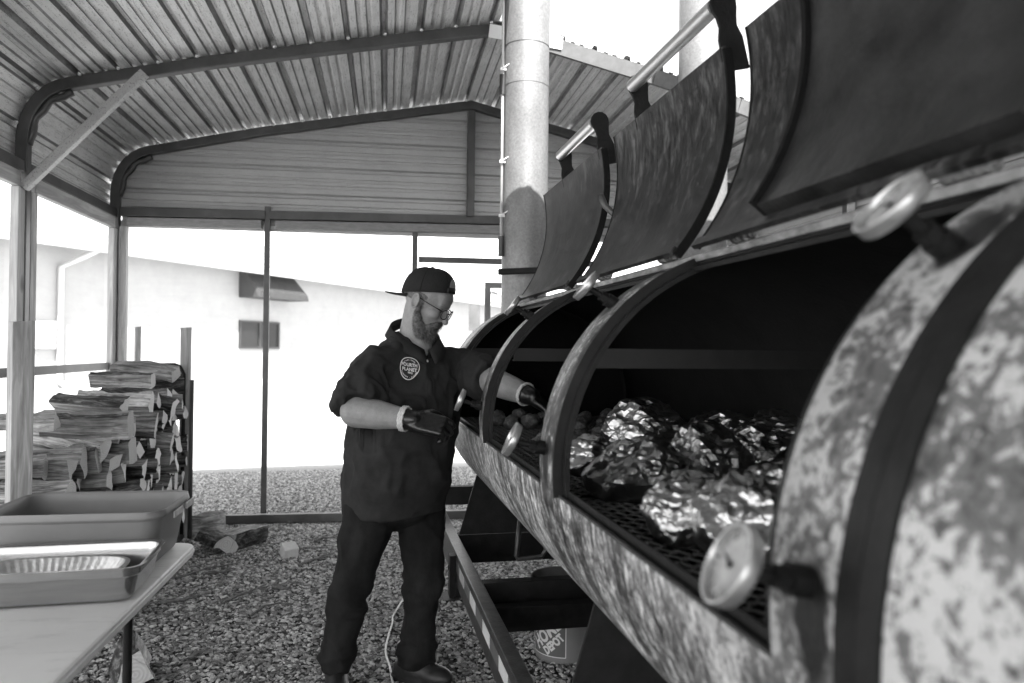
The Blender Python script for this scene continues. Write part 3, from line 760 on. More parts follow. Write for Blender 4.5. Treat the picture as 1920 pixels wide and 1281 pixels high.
b = MB(); b.beam((.755, 4.10, 1.885), (1.06, 4.08, 1.905), .03, .035); b.build('draught_lever', M['steel_bar'], sm, bevel=.006)
b = MB(); b.tube([(FX - FR - .012, FY - .03, 2.06), (FX - FR - .012, FY - .03, 2.9), (FX - FR - .015, FY - .03, 4.6)], .0085, 8); cond = b.build('cable', plain('cable_sheath', .42, .5), sm, smooth=True)
b = MB(); b.tube([(FX - FR - .012, FY - .03, 2.0), (FX - FR - .012, FY - .03, 2.12)], .018, 10); b.build('cable_plug', M['frame_steel'], cond, auto=40)
b = MB(); b.tube([(FX - FR - .014, FY - .03, 2.96), (FX - FR - .014, FY - .03, 3.08)], .018, 10); b.build('cable_plug', M['frame_steel'], cond, auto=40)
for z in (2.24, 2.56, 3.11):
    b = MB()
    b.box((FX - FR - .012, FY - .045, z), (.035, .012, .016)); b.tube([(FX - FR - .02, FY - .05, z), (FX - FR + .03, FY - .07, z + .03)], .004, 5); b.build('cable_tie', M['white_paint'], cond)
# trailer
def ch_rail(x0, x1, y0, y1, z0, z1, name='rail'):
    b = MB(); t = .008; s = 1 if x1 > x0 else -1
    b.rings([[Vector((x0, y, z0)), Vector((x1, y, z0)), Vector((x1, y, z0 + t)), Vector((x0 + s * t, y, z0 + t)), Vector((x0 + s * t, y, z1 - t)), Vector((x1, y, z1 - t)), Vector((x1, y, z1)), Vector((x0, y, z1))] for y in (y0, y1)])
    return b.build(name, M['rail_steel'], sm, bevel=.003)
rl = ch_rail(.462, .516, .2, 4.5, .32, .47, 'trailer_rail'); ch_rail(1.458, 1.404, .2, 4.5, .32, .47, 'trailer_rail')
yy = 1.6
tapel = []
while yy < 3.55:
    for k, mm in ((0, 'tape_light'), (1, 'tape_dark')):
        b = MB(); b.box((.4612, yy + .08 + k * .165, .412), (.001, .155, .05)); b.build('reflective_tape', M[mm], rl)
    yy += .33
for y, h in ((.5, .15), (1.88, .15), (3.06, .15), (3.88, .15)):
    b = MB(); b.box((.96, y + .03, .47 - .0765), (.886, .06, .15)); b.build('cross_beam', M['black_steel'], sm, bevel=.003)
b = MB(); b.box((.96, 2.97, .355), (.886, .06, .10)); b.build('cross_beam', M['black_steel'], sm, bevel=.003)
b = MB(); b.box((.96, 4.54, .55), (1.1, .06, .11)); b.build('cross_beam', M['black_steel'], sm, bevel=.003)
for y in (1.86, 3.87):
    b = MB(); poly = [(.52, .473)] + [(TX + (TR + .002) * math.cos(math.radians(a)), TZ + (TR + .002) * math.sin(math.radians(a))) for a in range(228, 313, 6)] + [(1.40, .473)]
    b.prism(poly, Matrix(((1, 0, 0, 0), (0, 0, 1, y), (0, 1, 0, 0), (0, 0, 0, 1))), .01); b.build('saddle_plate', M['black_steel'], sm)
b = MB(); b.tube([(.70, 3.2, .70), (.685, 3.2, .54), (.69, 3.2, .525), (.80, 3.2, .53), (.82, 3.2, .56), (.82, 3.2, .70)], .011, 8); b.build('hanger_strap', M['rail_steel'], sm, smooth=True)
b = MB(); b.box((.445, 3.55, .36), (.03, .06, .20)); b.tube([(.425, 3.55, .40), (.43, 3.55, .40)], .014, 6); b.build('stake_pocket', M['black_steel'], sm, bevel=.003)
for x in (.56, 1.36):
    for y in (.6, 4.3):
        b = MB(); b.tube([(x, y, .012), (x, y, .33)], .035, 12); b.box((x, y, .006), (.16, .16, .012)); b.build('jack_leg', M['black_steel'], sm, auto=40)
for x, s in ((1.60, 1),):
    for y in (2.0, 2.85):
        Mx = Matrix.Translation((x, y, .335)) @ Matrix.Rotation(math.radians(90), 4, 'Y')
        b = MB(); b.lathe([(.19, -.08), (.29, -.10), (.325, -.08), (.335, -.03), (.335, .03), (.325, .08), (.29, .10), (.19, .08)], Mx, 36); wl = b.build('wheel', M['rubber'], sm, auto=40)
        b = MB(); b.lathe([(.188, -.06), (.188, .07), (.16, .03), (.06, .05), (.01, .06)], Mx, 24); b.build('rim', M['white_paint'], wl, auto=40)
        b = MB(); b.tube([(1.459, y, .335), (x - .02, y, .335)], .03, 10); b.build('axle_stub', M['black_steel'], sm)

# second flue pipe behind
f2 = thing('flue_stack', 'second tall galvanised flue pipe rising behind the open lids', 'flue pipe', (2.04, 4.2, 0))
b = MB(); b.tube([(2.04, 4.2, z) for z in (.35, 2, 3.2, 4.8)], .148, 48); b.build('pipe', fluem, f2, auto=40)
b = MB(); b.tube([(2.04, 4.2, 2.95), (2.04, 4.2, 2.98)], .151, 48); b.build('seam_band', fluem, f2, auto=40)
b = MB(); b.tube([(2.04, 4.2, 0), (2.04, 4.2, .02), (2.04, 4.2, .3), (2.04, 4.2, .36)], [.3, .3, .22, .152], 24); b.build('base', M['black_steel'], f2, auto=40)

# ------------------------------------------------------------------ food on the grates
def foil_mat():
    m, t, b = nt('foil', .30, 1.0)
    v = coords(t); vo = N(t, 'ShaderNodeTexVoronoi', feature='F1'); vo.inputs['Scale'].default_value = 7; t.links.new(v, vo.inputs['Vector'])
    setc(t, b, .44); 
    h = mix(t, .5, vo.outputs['Distance'], nz(t, v, 5, 3, .6, 1.5)); bump(t, b, h, .16, .05); return m
foilm = foil_mat()
def foil_mesh(k):
    rr_ = random.Random(50 + k); bm = bmesh.new(); bmesh.ops.create_icosphere(bm, subdivisions=5, radius=1)
    o = Vector((k * 13.1, k * 7.7, 0)); pl = []
    for i in range(34):                                # big flat pulls of foil meeting in creases
        n_ = Vector((rr_.gauss(0, 1), rr_.gauss(0, 1), rr_.gauss(0, 1))).normalized(); pl.append((n_, rr_.uniform(.90, 1.05)))
    for v in bm.verts:
        d = v.co.normalized(); r = 1.25
        dw = (d + noise.noise_vector(d * 3.2 + o) * .10).normalized()
        for n_, h in pl:
            c = dw.dot(n_)
            if c > .5: r = min(r, h / c)
        top = max(0, d.z + .1)
        q = 0
        for sc, am in ((2.2, .11), (4.4, .08), (9, .03)):
            q += am * (.6 - 1.9 * abs(noise.noise(d * sc + o * 1.3)))
        r += q * (.35 + .65 * top)
        v.co = d * r; v.co.z = max(v.co.z, -.62)
    me = bpy.data.meshes.new('foil_package'); bm.to_mesh(me); bm.free(); me.materials.append(foilm)
    me.polygons.foreach_set('use_smooth', [True] * len(me.polygons)); me.set_sharp_from_angle(angle=math.radians(16)); return me
fm = [foil_mesh(k) for k in range(5)]
packs = [(1083, 872, .085, .07, .060, 'small foil package at the left end of the foil pile'),
 (1172, 915, .110, .10, .088, 'large foil package with a smooth front by the middle strap'),
 (1300, 905, .095, .11, .092, 'rounded foil package in the middle of the pile'),
 (1400, 880, .10, .105, .09, 'foil package against the dark right opening'),
 (1262, 990, .080, .085, .072, 'low foil package nearest the lip of the grate'),
 (1358, 1020, .082, .085, .080, 'front foil package just behind the nearest thermometer'),
 (1440, 975, .08, .09, .085, 'foil package half hidden behind the nearest strap'),
 (1190, 835, .13, .13, .10, 'foil package at the back left with a crumpled peak'),
 (1340, 833, .14, .12, .085, 'flat wide foil package at the back of the pile'),
 (1445, 838, .13, .12, .085, 'rearmost foil package at the right by the dark wall')]
for k, (px, py, rx, ry, rz, lab) in enumerate(packs):
    p = atz(px, py, 1.12); o = bpy.data.objects.new('foil_package', fm[k % 5]); COL.objects.link(o)
    o.scale = (rx * 1.12, ry * 1.12, rz * .95); o.location = (p.x + .04, p.y, 1.102 + .62 * rz * .95); o.rotation_euler = (0, 0, k * 1.3)
    tag(o, lab, 'foil package', 'foil packages on the grate')
def food_mat():
    m, t, b = nt('charred_food', .65, 0, .4); v = coords(t)
    setc(t, b, ramp(t, nz(t, v, 34, 5, .7), [(.3, .035), (.55, .11), (.75, .26)])); bump(t, b, nz(t, v, 55, 4, .7), .9, .01); return m
fdm = food_mat()
def food_mesh(k):
    bm = bmesh.new(); bmesh.ops.create_icosphere(bm, subdivisions=3, radius=.042)
    for v in bm.verts:
        d = v.co.normalized(); v.co = d * (.042 * (1 + .22 * noise.noise(d * 2 + Vector((k * 5, 0, 0))) + .12 * noise.noise(d * 7)))
        v.co.z *= .88
    me = bpy.data.meshes.new('smoked_meat'); bm.to_mesh(me); bm.free(); me.materials.append(fdm)
    me.polygons.foreach_set('use_smooth', [True] * len(me.polygons)); return me
fdms = [food_mesh(k) for k in range(4)]
spots = []
rr = random.Random(3)
for j in range(8):
    for i in range(7):
        x = .60 + i * .105 + (j % 2) * .05 + rr.uniform(-.018, .018); y = 2.42 + j * .15 + rr.uniform(-.03, .03)
        if y < 2.85 and x > .95: continue
        if .58 < x < .80 and 2.7 < y < 3.15: continue
        if rr.random() < .06: continue
        spots.append((x, y, j, i))
ROWW = ('nearest', 'second', 'third', 'fourth', 'fifth', 'sixth', 'seventh', 'farthest')
COLW = ('by the lip', 'second from the lip', 'third from the lip', 'in the middle', 'third from the back wall', 'second from the back wall', 'by the back wall')
for k, (x, y, jr, ic) in enumerate(spots):
    o = bpy.data.objects.new('smoked_meat', fdms[k % 4]); COL.objects.link(o); s = rr.uniform(.70, .95)
    o.scale = (s, s, s); o.location = (x, y, 1.101 + .034 * s); o.rotation_euler = (rr.uniform(-.3, .3), rr.uniform(-.3, .3), rr.uniform(0, 6))
    tag(o, 'charred food ball %s, %s row of far grate' % (COLW[ic], ROWW[jr]), 'food', 'charred balls of food on the grate')
# ================================================================== folding table and pans
def rrect(c, w, d, r, z, ax, seg=6):
    ux = Vector((ax.y, -ax.x, 0)); out = []
    for (sx, sy, a0) in ((1, 1, 0), (-1, 1, 90), (-1, -1, 180), (1, -1, 270)):
        for k in range(seg + 1):
            a = math.radians(a0 + 90 * k / seg)
            lx = sx * (w / 2 - r) + r * math.cos(a); ly = sy * (d / 2 - r) + r * math.sin(a)
            out.append(Vector((c[0], c[1], 0)) + ux * lx + ax * ly + Vector((0, 0, z)))
    return out
TA = Vector((.044, 1, 0)).normalized(); TU = Vector((TA.y, -TA.x, 0))
tcorner = Vector((-.572, 2.86, 0)); tc = tcorner - TU * .38 - TA * .915
tb = thing('folding_table', 'white plastic folding table with a steel tub and pan on it', 'table', tc)
b = MB(); rg = []
for (ins, z) in ((.02, .7005), (.004, .702), (.0, .706), (.0, .714), (-.003, .716), (-.003, .724), (0, .726), (0, .734), (.004, .739), (.010, .741)):
    rg.append(rrect(tc, .76 - 2 * ins, 1.83 - 2 * ins, .05, z, TA))
b.rings(rg); 
tm_, t_, b_ = nt('table_plastic', .5, 0, .4); v_ = coords(t_)
setc(t_, b_, mix(t_, 1, ramp(t_, nz(t_, v_, 3, 5, .6), [(.3, .74), (.7, .84)]), ramp(t_, nz(t_, coords(t_, (6, 20, 6)), 1, 5, .7), [(.25, .8), (.45, 1)]), 'MULTIPLY')); bump(t_, b_, nz(t_, v_, 150, 2), .12, .002)
b.build('table_top', tm_, tb, auto=30)
for e in (.52, -.55):
    for sx in (-.28, .28):
        p = tc + TU * sx + TA * e
        b = MB(); b.tube([p + Vector((0, 0, .70)), p + Vector((0, 0, .35)), p + Vector((0, 0, .006))], .0135, 12); b.build('leg', M['black_steel'], tb, auto=40)
    p = tc + TA * e; b = MB(); b.tube([p - TU * .27 + Vector((0, 0, .66)), p + TU * .27 + Vector((0, 0, .66))], .012, 8); b.tube([p - TU * .27 + Vector((0, 0, .12)), p + TU * .27 + Vector((0, 0, .12))], .01, 8); b.build('leg_brace', M['black_steel'], tb, auto=40)
def vessel(name, lab, cat, c, w, d, h, flare, r, lip, mat, z0, ax, lipdrop=.0):
    o = thing(name, lab, cat, (c[0], c[1], z0)); b = MB(); rg = []
    bt = .0022
    for (dw, z, rr_) in ((-.03, 0, r * .7), (-.006, .006, r), (0, .016, r), (flare, h - .028, r), (flare + .006, h - .022, r), (flare + .008, h - lipdrop, r + .002), (flare + lip, h - lipdrop, r + lip / 2), (flare + lip + .001, h - lipdrop + .004, r + lip / 2), (flare + lip - .004, h + .004, r + lip / 2), (flare + .010, h + .004, r), (flare + .002, h - .002, r), (flare + .002 - .006, h - .022, r), (flare - .004, h - .028, r), (-.006, .022, r * .9), (-.03, .006, r * .7)):
        rg.append(rrect(c, w + 2 * dw, d + 2 * dw, max(rr_ + dw * .3, .008), z0 + z, ax))
    b.rings(rg); b.build('body', mat, o, auto=35); return o
pax = Vector((-.02, 1, 0)).normalized()
pc = (-.585 - .265, 2.34)
pan = vessel('steam_pan', 'stainless steel food pan holding a fluted foil tray', 'pan', pc, .475, .268, .098, .012, .035, .018, M['stainless'], .7425, pax)
# tub
tub = vessel('bus_tub', 'deep grey plastic tub at the far end of the table', 'tub', (-.62 - .245, 2.690), .47, .31, .182, .022, .05, .014, M['tub_plastic'], .7425, TA, .018)
p = Vector((-.62 + .026, 2.69, .915)); b = MB()
for dy in (-.07, .07): b.beam(p + TA * (dy - .045) + Vector((.014, 0, -.013)), p + TA * (dy + .045) + Vector((.014, 0, -.013)), .006, .022)
b.build('grip', plain('tub_wear', .30, .5, 40, .6), tub, bevel=.002)
# fluted foil tray inside the pan
ft = thing('foil_tray', 'shiny fluted foil tray lying inside the steel pan', 'foil tray', (pc[0] - .02, pc[1] - .005, .755))
b = MB(); rg = []
def oval(w, d, z, am):
    out = []
    for k in range(240):
        a = 2 * math.pi * k / 240; ca, sa = math.cos(a), math.sin(a)
        e = 3.2; rr_ = 1 / ((abs(ca) ** e + abs(sa) ** e) ** (1 / e)); fl = 1 + am * (1 if (k // 2) % 2 else -1)
        out.append(Vector((pc[0] - .02 + rr_ * ca * w * fl, pc[1] - .005 + rr_ * sa * d * fl, z)))
    return out
for (w, d, z, am) in ((.16, .075, .754, 0), (.165, .08, .755, .006), (.198, .108, .806, .006), (.200, .110, .809, 0), (.212, .122, .809, 0), (.212, .122, .812, 0), (.200, .110, .8125, 0), (.196, .106, .806, .006), (.163, .078, .757, .006), (.155, .07, .756, 0)):
    rg.append(oval(w, d, z, am))
b.rings(rg); b.build('tray_body', plain('tray_foil', .45, .6, 60, .34, 1.0, .3, bscale=90), ft, auto=25)

# ================================================================== firewood rack and logs
def bark_mat():
    m, t, b = nt('bark', .95, 0, .25); s = nz(t, coords(t, (7, 42, 42)), 1.0, 6, .7, .6)
    setc(t, b, ramp(t, s, [(.36, .012), (.5, .05), (.66, .22)])); bump(t, b, s, 1.0, .012); return m
def split_mat():
    m, t, b = nt('split_wood', .8, 0, .25); s = nz(t, coords(t, (3, 48, 48)), 1.0, 6, .66, .9); g = nz(t, coords(t), 7, 4, .6)
    oi = N(t, 'ShaderNodeObjectInfo')
    setc(t, b, mix(t, 1.0, mix(t, 1.0, ramp(t, s, [(.34, .07), (.5, .30), (.66, .58)]), ramp(t, g, [(.3, .6), (.65, 1.1)]), 'MULTIPLY'), ramp(t, oi.outputs['Random'], [(0, .6), (1, 1.25)]), 'MULTIPLY'))
    bump(t, b, s, .8, .008); return m
def end_mat():
    m, t, b = nt('log_end', .85, 0, .2); oi = N(t, 'ShaderNodeObjectInfo')
    wv = N(t, 'ShaderNodeTexWave', wave_type='RINGS', rings_direction='X'); wv.inputs['Scale'].default_value = 28; wv.inputs['Distortion'].default_value = 2.5; t.links.new(coords(t), wv.inputs['Vector'])
    ck = ramp(t, nz(t, coords(t, (1, 9, 40)), 1, 4, .7), [(.3, .45), (.42, 1)])
    setc(t, b, mix(t, 1.0, mix(t, 1.0, ramp(t, wv.outputs[0], [(0, .42), (1, .50)]), ck, 'MULTIPLY'), ramp(t, oi.outputs['Random'], [(0, .7), (1, 1.25)]), 'MULTIPLY'))
    bump(t, b, wv.outputs[0], .3, .003); return m
LM = [bark_mat(), split_mat(), end_mat()]
def log_mesh(k, L, R):
    rr_ = random.Random(100 + k); ty = (0, 1, 0, 3, 1, 0, 2, 1)[k % 8]
    poly = []                                          # (y, z, kind of the edge that follows)
    if ty in (0, 1):
        sp = math.radians((75, 115)[ty] + rr_.uniform(-12, 12))
        na = 7
        for i in range(na + 1):
            a = -sp / 2 + sp * i / na; poly.append((R * math.cos(a), R * math.sin(a), 0 if i < na else 1))
        poly.insert(len(poly), (R * .55 * math.cos(sp / 2 + .05), R * .55 * math.sin(sp / 2 + .05), 1))
        poly.append((-.02 * rr_.random(), .01 * rr_.uniform(-1, 1), 1)); poly.append((R * .5 * math.cos(-sp / 2), R * .5 * math.sin(-sp / 2), 1))
        cx = R * .5
    elif ty == 2:
        for i in range(9):
            a = -math.pi / 2 + math.pi * i / 8; poly.append((R * .8 * math.cos(a), R * .8 * math.sin(a), 0 if i < 8 else 1))
        poly.append((-.012, R * .3, 1)); poly.append((.005, -R * .35, 1)); cx = R * .3
    else:
        q = [(-1, -.75), (-.1, -.85), (1, -.7), (1.05, .1), (.9, .75), (0, .65), (-.95, .8), (-1.05, 0)]
        for i, (a, c) in enumerate(q): poly.append((a * R * .62, c * R * .55, 1 if i not in (3,) else 0))
        cx = 0
    nr = 11; b = MB(); n = len(poly); rgs = []
    bend = rr_.uniform(-.02, .02)
    for j in range(nr):
        f = j / (nr - 1); x = (f - .5) * L; row = []
        for i, (py_, pz_, kd) in enumerate(poly):
            q = Vector((x * 5 + k * 3.1, py_ * 22, pz_ * 22 + k)); am = .014 if kd == 0 else .011
            dd = noise.noise(q) * am + noise.noise(q * 3.3) * am * .6
            sc = 1 + dd / max(R * .5, .02) + .10 * (f - .5) * rr_.uniform(.4, 1) 
            row.append(Vector((x + (noise.noise(Vector((py_ * 40, pz_ * 40, k + j))) * .010 if j in (0, nr - 1) else 0), (py_ - cx) * sc, pz_ * sc + bend * math.sin(math.pi * f))))
        rgs.append(row)
    for j in range(nr - 1):
        for i in range(n):
            i2 = (i + 1) % n
            b.add([rgs[j][i], rgs[j][i2], rgs[j + 1][i2], rgs[j + 1][i]], [(0, 1, 2, 3)], poly[i][2])
    for j in (0, nr - 1): b.add(rgs[j], [tuple(range(n))], 2)
    me = b.mesh('firewood_log')
    for m_ in LM: me.materials.append(m_)
    me.polygons.foreach_set('material_index', b.m)
    bm = bmesh.new(); bm.from_mesh(me); bmesh.ops.remove_doubles(bm, verts=bm.verts, dist=1e-5); bmesh.ops.recalc_face_normals(bm, faces=bm.faces); bm.to_mesh(me); bm.free()
    me.polygons.foreach_set('use_smooth', [True] * len(me.polygons)); me.set_sharp_from_angle(angle=math.radians(24))
    return me
logs = [log_mesh(k, .40 + .02 * (k % 5), .086 + .010 * (k % 3)) for k in range(16)]
rl_ = random.Random(21)
tops = []
def put_log(k, x, y, z, yaw_, tilt, roll_, lab):
    o = bpy.data.objects.new('firewood_log', logs[k % 16]); COL.objects.link(o)
    o.location = (x, y, z); o.rotation_euler = (roll_, tilt, yaw_); o.scale = (.78 + .05 * (k * 7 % 6), 1, 1)
    tag(o, lab, 'firewood', 'split logs stacked in the rack'); return o
SX = -1.47
def log_label(k, i, r, last):
    look = ('narrow split wedge of wood', 'wide split wedge of wood', 'narrow split wedge of wood', 'squared split piece of wood', 'wide split wedge of wood', 'narrow split wedge of wood', 'half round bark covered log', 'wide split wedge of wood')[k % 16 % 8]
    col = ('at near stack end', 'second from near end', 'third from near end', 'fourth from near end', 'fifth from near end', 'sixth from near end', 'seventh from near end', 'mid stack', 'seventh from far end', 'sixth from far end', 'fifth from far end', 'fourth from far end', 'third from far end', 'second from far end', 'at far stack end')[i]
    row = 'in top layer' if last else 'in %s layer up' % ('lowest', 'second', 'third', 'fourth', 'fifth', 'sixth', 'seventh', 'eighth', 'ninth', 'tenth', 'eleventh')[r]
    return '%s %s %s' % (look, row, col)
def topz(y): return 1.00 + .0 * y if y < 4.25 else (1.0 + (y - 4.25) * .19)
cols = 15; k = 0
for i in range(cols):
    y = 3.93 + i * .128; zz = .13; r = 0
    tz = topz(y) + rl_.uniform(-.10, .05)
    while zz < tz - .03:
        lastrow = zz + .118 >= tz - .03
        x = SX + rl_.uniform(-.035, .045) - (.14 if y < 4.2 else .06 if y < 4.5 else 0); yw = rl_.gauss(0, .15) + (rl_.uniform(-.25, .1) if lastrow else 0); tl = rl_.gauss(0, .07) + (rl_.uniform(-.02, .12) if lastrow else 0)
        put_log(k, x, y + (.062 if r % 2 else 0), zz, yw + (math.pi if rl_.random() < .4 else 0), tl if not lastrow else tl, rl_.uniform(0, 6.28),
                log_label(k, i, r, lastrow))
        zz += .116 + rl_.uniform(-.006, .012); r += 1; k += 1
# the few that stand out on top
put_log(3, -1.45, 5.50, 1.275, -.22, .10, .4, 'pale split log on the very top by the far rack uprights')
put_log(7, -1.50, 5.18, 1.225, .02, .02, 1.2, 'flat square split log under the topmost one')
put_log(2, -1.50, 4.60, 1.105, -.12, .08, 2.0, 'long pale log lying across the middle step of the stack')
put_log(0, -1.62, 4.02, 1.055, .03, -.02, .7, 'thick bark covered log beside the near rack upright')
put_log(11, -1.40, 4.25, 1.03, -.05, .02, 1.9, 'clean sawn pale log in front of the middle step')
# rack
rk = thing('firewood_rack', 'metal firewood rack with three rough lumber uprights', 'rack', (-1.45, 4.8, 0))
def lumber(x, y, w, d, z1, rot, nm='upright', knot=0):
    b = MB(); rg = []
    for j in range(9):
        z = .03 + (z1 - .03) * j / 8; s = 1 + .03 * noise.noise(Vector((x * 9, y * 9, z * 3)))
        c, sn = math.cos(rot), math.sin(rot)
        rg.append([Vector((x + (a * w * c - e * d * sn) * s, y + (a * w * sn + e * d * c) * s, z + (.006 * a if j == 8 else 0))) for a, e in ((-.5, -.5), (.5, -.5), (.5, .5), (-.5, .5))])
    b.rings(rg); return b.build(nm, wood_mat('rough_lumber_' + str(int(z1 * 1000 + x * -10)), .16, .46, (26, 26, 2.2)), rk, bevel=.004)
lumber(-1.535, 3.80, .088, .088, 1.555, .62)
lumber(-1.60, 5.86, .038, .075, 1.585, .35); lumber(-1.268, 5.86, .075, .038, 1.585, .2)
b = MB(); b.tube([(-1.60, 5.84, .05), (-1.60, 5.84, 1.24), (-1.575, 5.84, 1.29), (-1.54, 5.84, 1.305), (-1.34, 5.84, 1.31), (-1.30, 5.84, 1.295), (-1.275, 5.84, 1.24), (-1.275, 5.84, .05)], .014, 10); b.build('end_hoop', M['black_steel'], rk, smooth=True)
b = MB(); b.tube([(-1.60, 3.86, .05), (-1.60, 3.86, .9)], .014, 10); b.tube([(-1.275, 3.86, .05), (-1.275, 3.86, .5)], .014, 10); b.build('end_post', M['black_steel'], rk, smooth=True)
for x in (-1.6, -1.275):
    b = MB(); b.tube([(x, 3.80, .045), (x, 5.9, .045)], .02, 8); b.build('base_tube', M['black_steel'], rk, smooth=True)
b = MB(); b.tube([(-1.21, 5.80, .04), (-1.21, 5.80, 1.2)], .016, 8); b.build('side_tube', M['frame_steel'], rk, smooth=True)
# loose logs on the gravel
for (px, py, kk, yw, rl2, lab, lp) in ((385, 993, 5, .5, .8, 'loose dark log lying behind two others at the stack foot', .085), (405, 1018, 6, 2.2, 1.9, 'loose split log fallen beside the stack', .07), (458, 1010, 8, .9, 3.6, 'loose wedge log with a pale split face on the gravel', .08), (250, 1250, 10, 1.9, .5, 'weathered log behind the table leg', .075)):
    p = atz(px, py, .06); o = bpy.data.objects.new('firewood_log', logs[kk]); COL.objects.link(o); o.location = (p.x, p.y, lp); o.rotation_euler = (rl2, 0, yw); o.scale = (.66, 1.45, 1.45)
    tag(o, lab, 'firewood', 'loose logs on the gravel')
p = atz(540, 1036, .03); b = MB(); b.prism([(-.055, -.05), (.05, -.05), (.055, .045), (-.045, .05)], Matrix.Translation((p.x, p.y, .005)) @ Matrix.Rotation(.5, 4, 'Z') @ Matrix.Rotation(.35, 4, 'X'), .085)
tag(b.build('wood_block', plain('fresh_wood', .45, .6, 20, .8, 0, .4), None, bevel=.006, loc=(p.x, p.y, 0)), 'small pale offcut block lying alone on the gravel', 'wood block')
# sticks and bark chips
stk = random.Random(8); stm = plain('stick_bark', .05, .20, 30, .9, 0, .5)
defs = [((330, 1085), (450, 1055)), ((385, 1075), (440, 1068)), ((300, 1130), (360, 1120)), ((560, 1060), (620, 1040)), ((470, 1155), (530, 1128)), ((415, 1130), (500, 1095)), ((590, 1015), (625, 1008)), ((512, 1100), (545, 1102)), ((600, 1050), (625, 1038)), ((355, 1235), (385, 1215)), ((540, 980), (600, 975))]
for i, (a, c) in enumerate(defs):
    A_, C_ = atz(a[0], a[1], .015), atz(c[0], c[1], .02); m_ = (A_ + C_) / 2 + Vector((stk.uniform(-.03, .03), stk.uniform(-.04, .04), .006))
    b = MB(); r_ = stk.uniform(.006, .014); b.tube([A_, (A_ + m_) / 2 + Vector((0, .01, 0)), m_, (C_ + m_) / 2 - Vector((0, .012, 0)), C_], [r_, r_ * .95, r_ * .9, r_ * .7, r_ * .4], 7)
    tag(b.build('stick', stm, None, smooth=True, loc=(m_.x, m_.y, 0)), ['long thin stick by the table edge', 'short stick beside the long one by the table', 'broken twig under the table edge', 'bent twig near the cook and the loose offcut', 'twig in the open gravel left of the cook', 'thick twig in the middle of the gravel', 'twig close behind the cook', 'short bark sliver in the open gravel', 'thin twig beside the bent twig', 'short twig beside the table leg', 'twig by the back sill'][i], 'stick', 'sticks on the gravel')
b = MB()
for i in range(1400):
    x, y = stk.uniform(-1.5, .5), stk.uniform(2.8, 6.0)
    if stk.random() < .35: x, y = stk.gauss(-.9, .35), stk.gauss(3.9, .8)
    a = stk.uniform(0, 3.14); L = stk.uniform(.012, .05); w_ = stk.uniform(.004, .012); u = Vector((math.cos(a), math.sin(a), stk.uniform(-.15, .15))); q = Vector((-u.y, u.x, stk.uniform(-.2, .2)))
    b.box((x, y, .014), (L, w_, .004), Matrix((u, q, u.cross(q))).transposed())
tag(b.build('bark_litter', plain('litter', .03, .22, 14, .9), None, fix=False), 'scattered bark chips and splinters over the gravel', 'litter', kind='stuff')
# extension cord
pts = [Vector((.55, 4.9, .012)), Vector((.33, 4.5, .012))] + [atz(px, py, .012) for px, py in ((740, 1150), (736, 1168), (729, 1190), (723, 1222), (731, 1250), (737, 1281))] + [Vector((.19, 3.0, .012)), Vector((.1, 2.5, .012)), Vector((-.1, 1.8, .012))]
def smooth_path(p, n=6):
    out = []
    for i in range(len(p) - 1):
        p0, p1, p2, p3 = p[max(i - 1, 0)], p[i], p[i + 1], p[min(i + 2, len(p) - 1)]
        for k in range(n):
            t = k / n; out.append(.5 * ((2 * p1) + (p2 - p0) * t + (2 * p0 - 5 * p1 + 4 * p2 - p3) * t * t + (3 * p1 - p0 - 3 * p2 + p3) * t ** 3))
    return out + [p[-1]]
b = MB(); b.tube(smooth_path(pts), .0055, 8); tag(b.build('extension_cord', M['white_plastic'], None, smooth=True), 'white extension cord running over the gravel behind the cook', 'cord')

# ================================================================== bucket
BC = Vector((.965, 3.42, 0)); bk = thing('plastic_bucket', 'plastic bucket with a square printed logo under the smoker', 'bucket', BC)
def bR(z): return .132 + .022 * z / .37
b = MB(); b.lathe([(.10, .003), (bR(0), .0), (bR(.01), .012), (bR(.29), .29), (bR(.29) + .008, .292), (bR(.30) + .008, .30), (bR(.31), .303), (bR(.35), .35), (bR(.35) + .006, .352), (bR(.37) + .006, .368), (bR(.37) + .002, .372), (bR(.37) - .004, .370), (bR(.02) - .004, .02), (.02, .018)], Matrix.Translation(BC), 48); b.build('pail', M['bucket'], bk, auto=35)
b = MB(); b.tube([BC + Vector((math.cos(a) * .158, math.sin(a) * .158, .33 - .05 * math.sin(a) ** 2 * (1 if math.sin(a) > 0 else 0))) for a in [math.pi * k / 16 for k in range(17)]], .0025, 6); b.build('bail_handle', M['frame_steel'], bk, smooth=True)
def text_mesh(s, size, sx=1.0, bold=0.0):
    cu = bpy.data.curves.new('txt', 'FONT'); cu.body = s; cu.size = size; cu.offset = bold; cu.resolution_u = 3; cu.align_x = 'CENTER'
    o = bpy.data.objects.new('txt', cu); COL.objects.link(o); bpy.context.view_layer.update()
    me = o.to_mesh(); vs = [(v.co.x * sx, v.co.y) for v in me.vertices]; fs = [tuple(p.vertices) for p in me.polygons]
    o.to_mesh_clear(); bpy.data.objects.remove(o); bpy.data.curves.remove(cu); return vs, fs
VA = math.atan2(-BC.y, -BC.x)                       # azimuth towards the camera
def onb(u, v, off=.0012):                           # label plane (metres) -> bucket wall; u to the right
    r = bR(v) + off; a = VA + (u + .012) / bR(v); return BC + Vector((math.cos(a) * r, math.sin(a) * r, v))
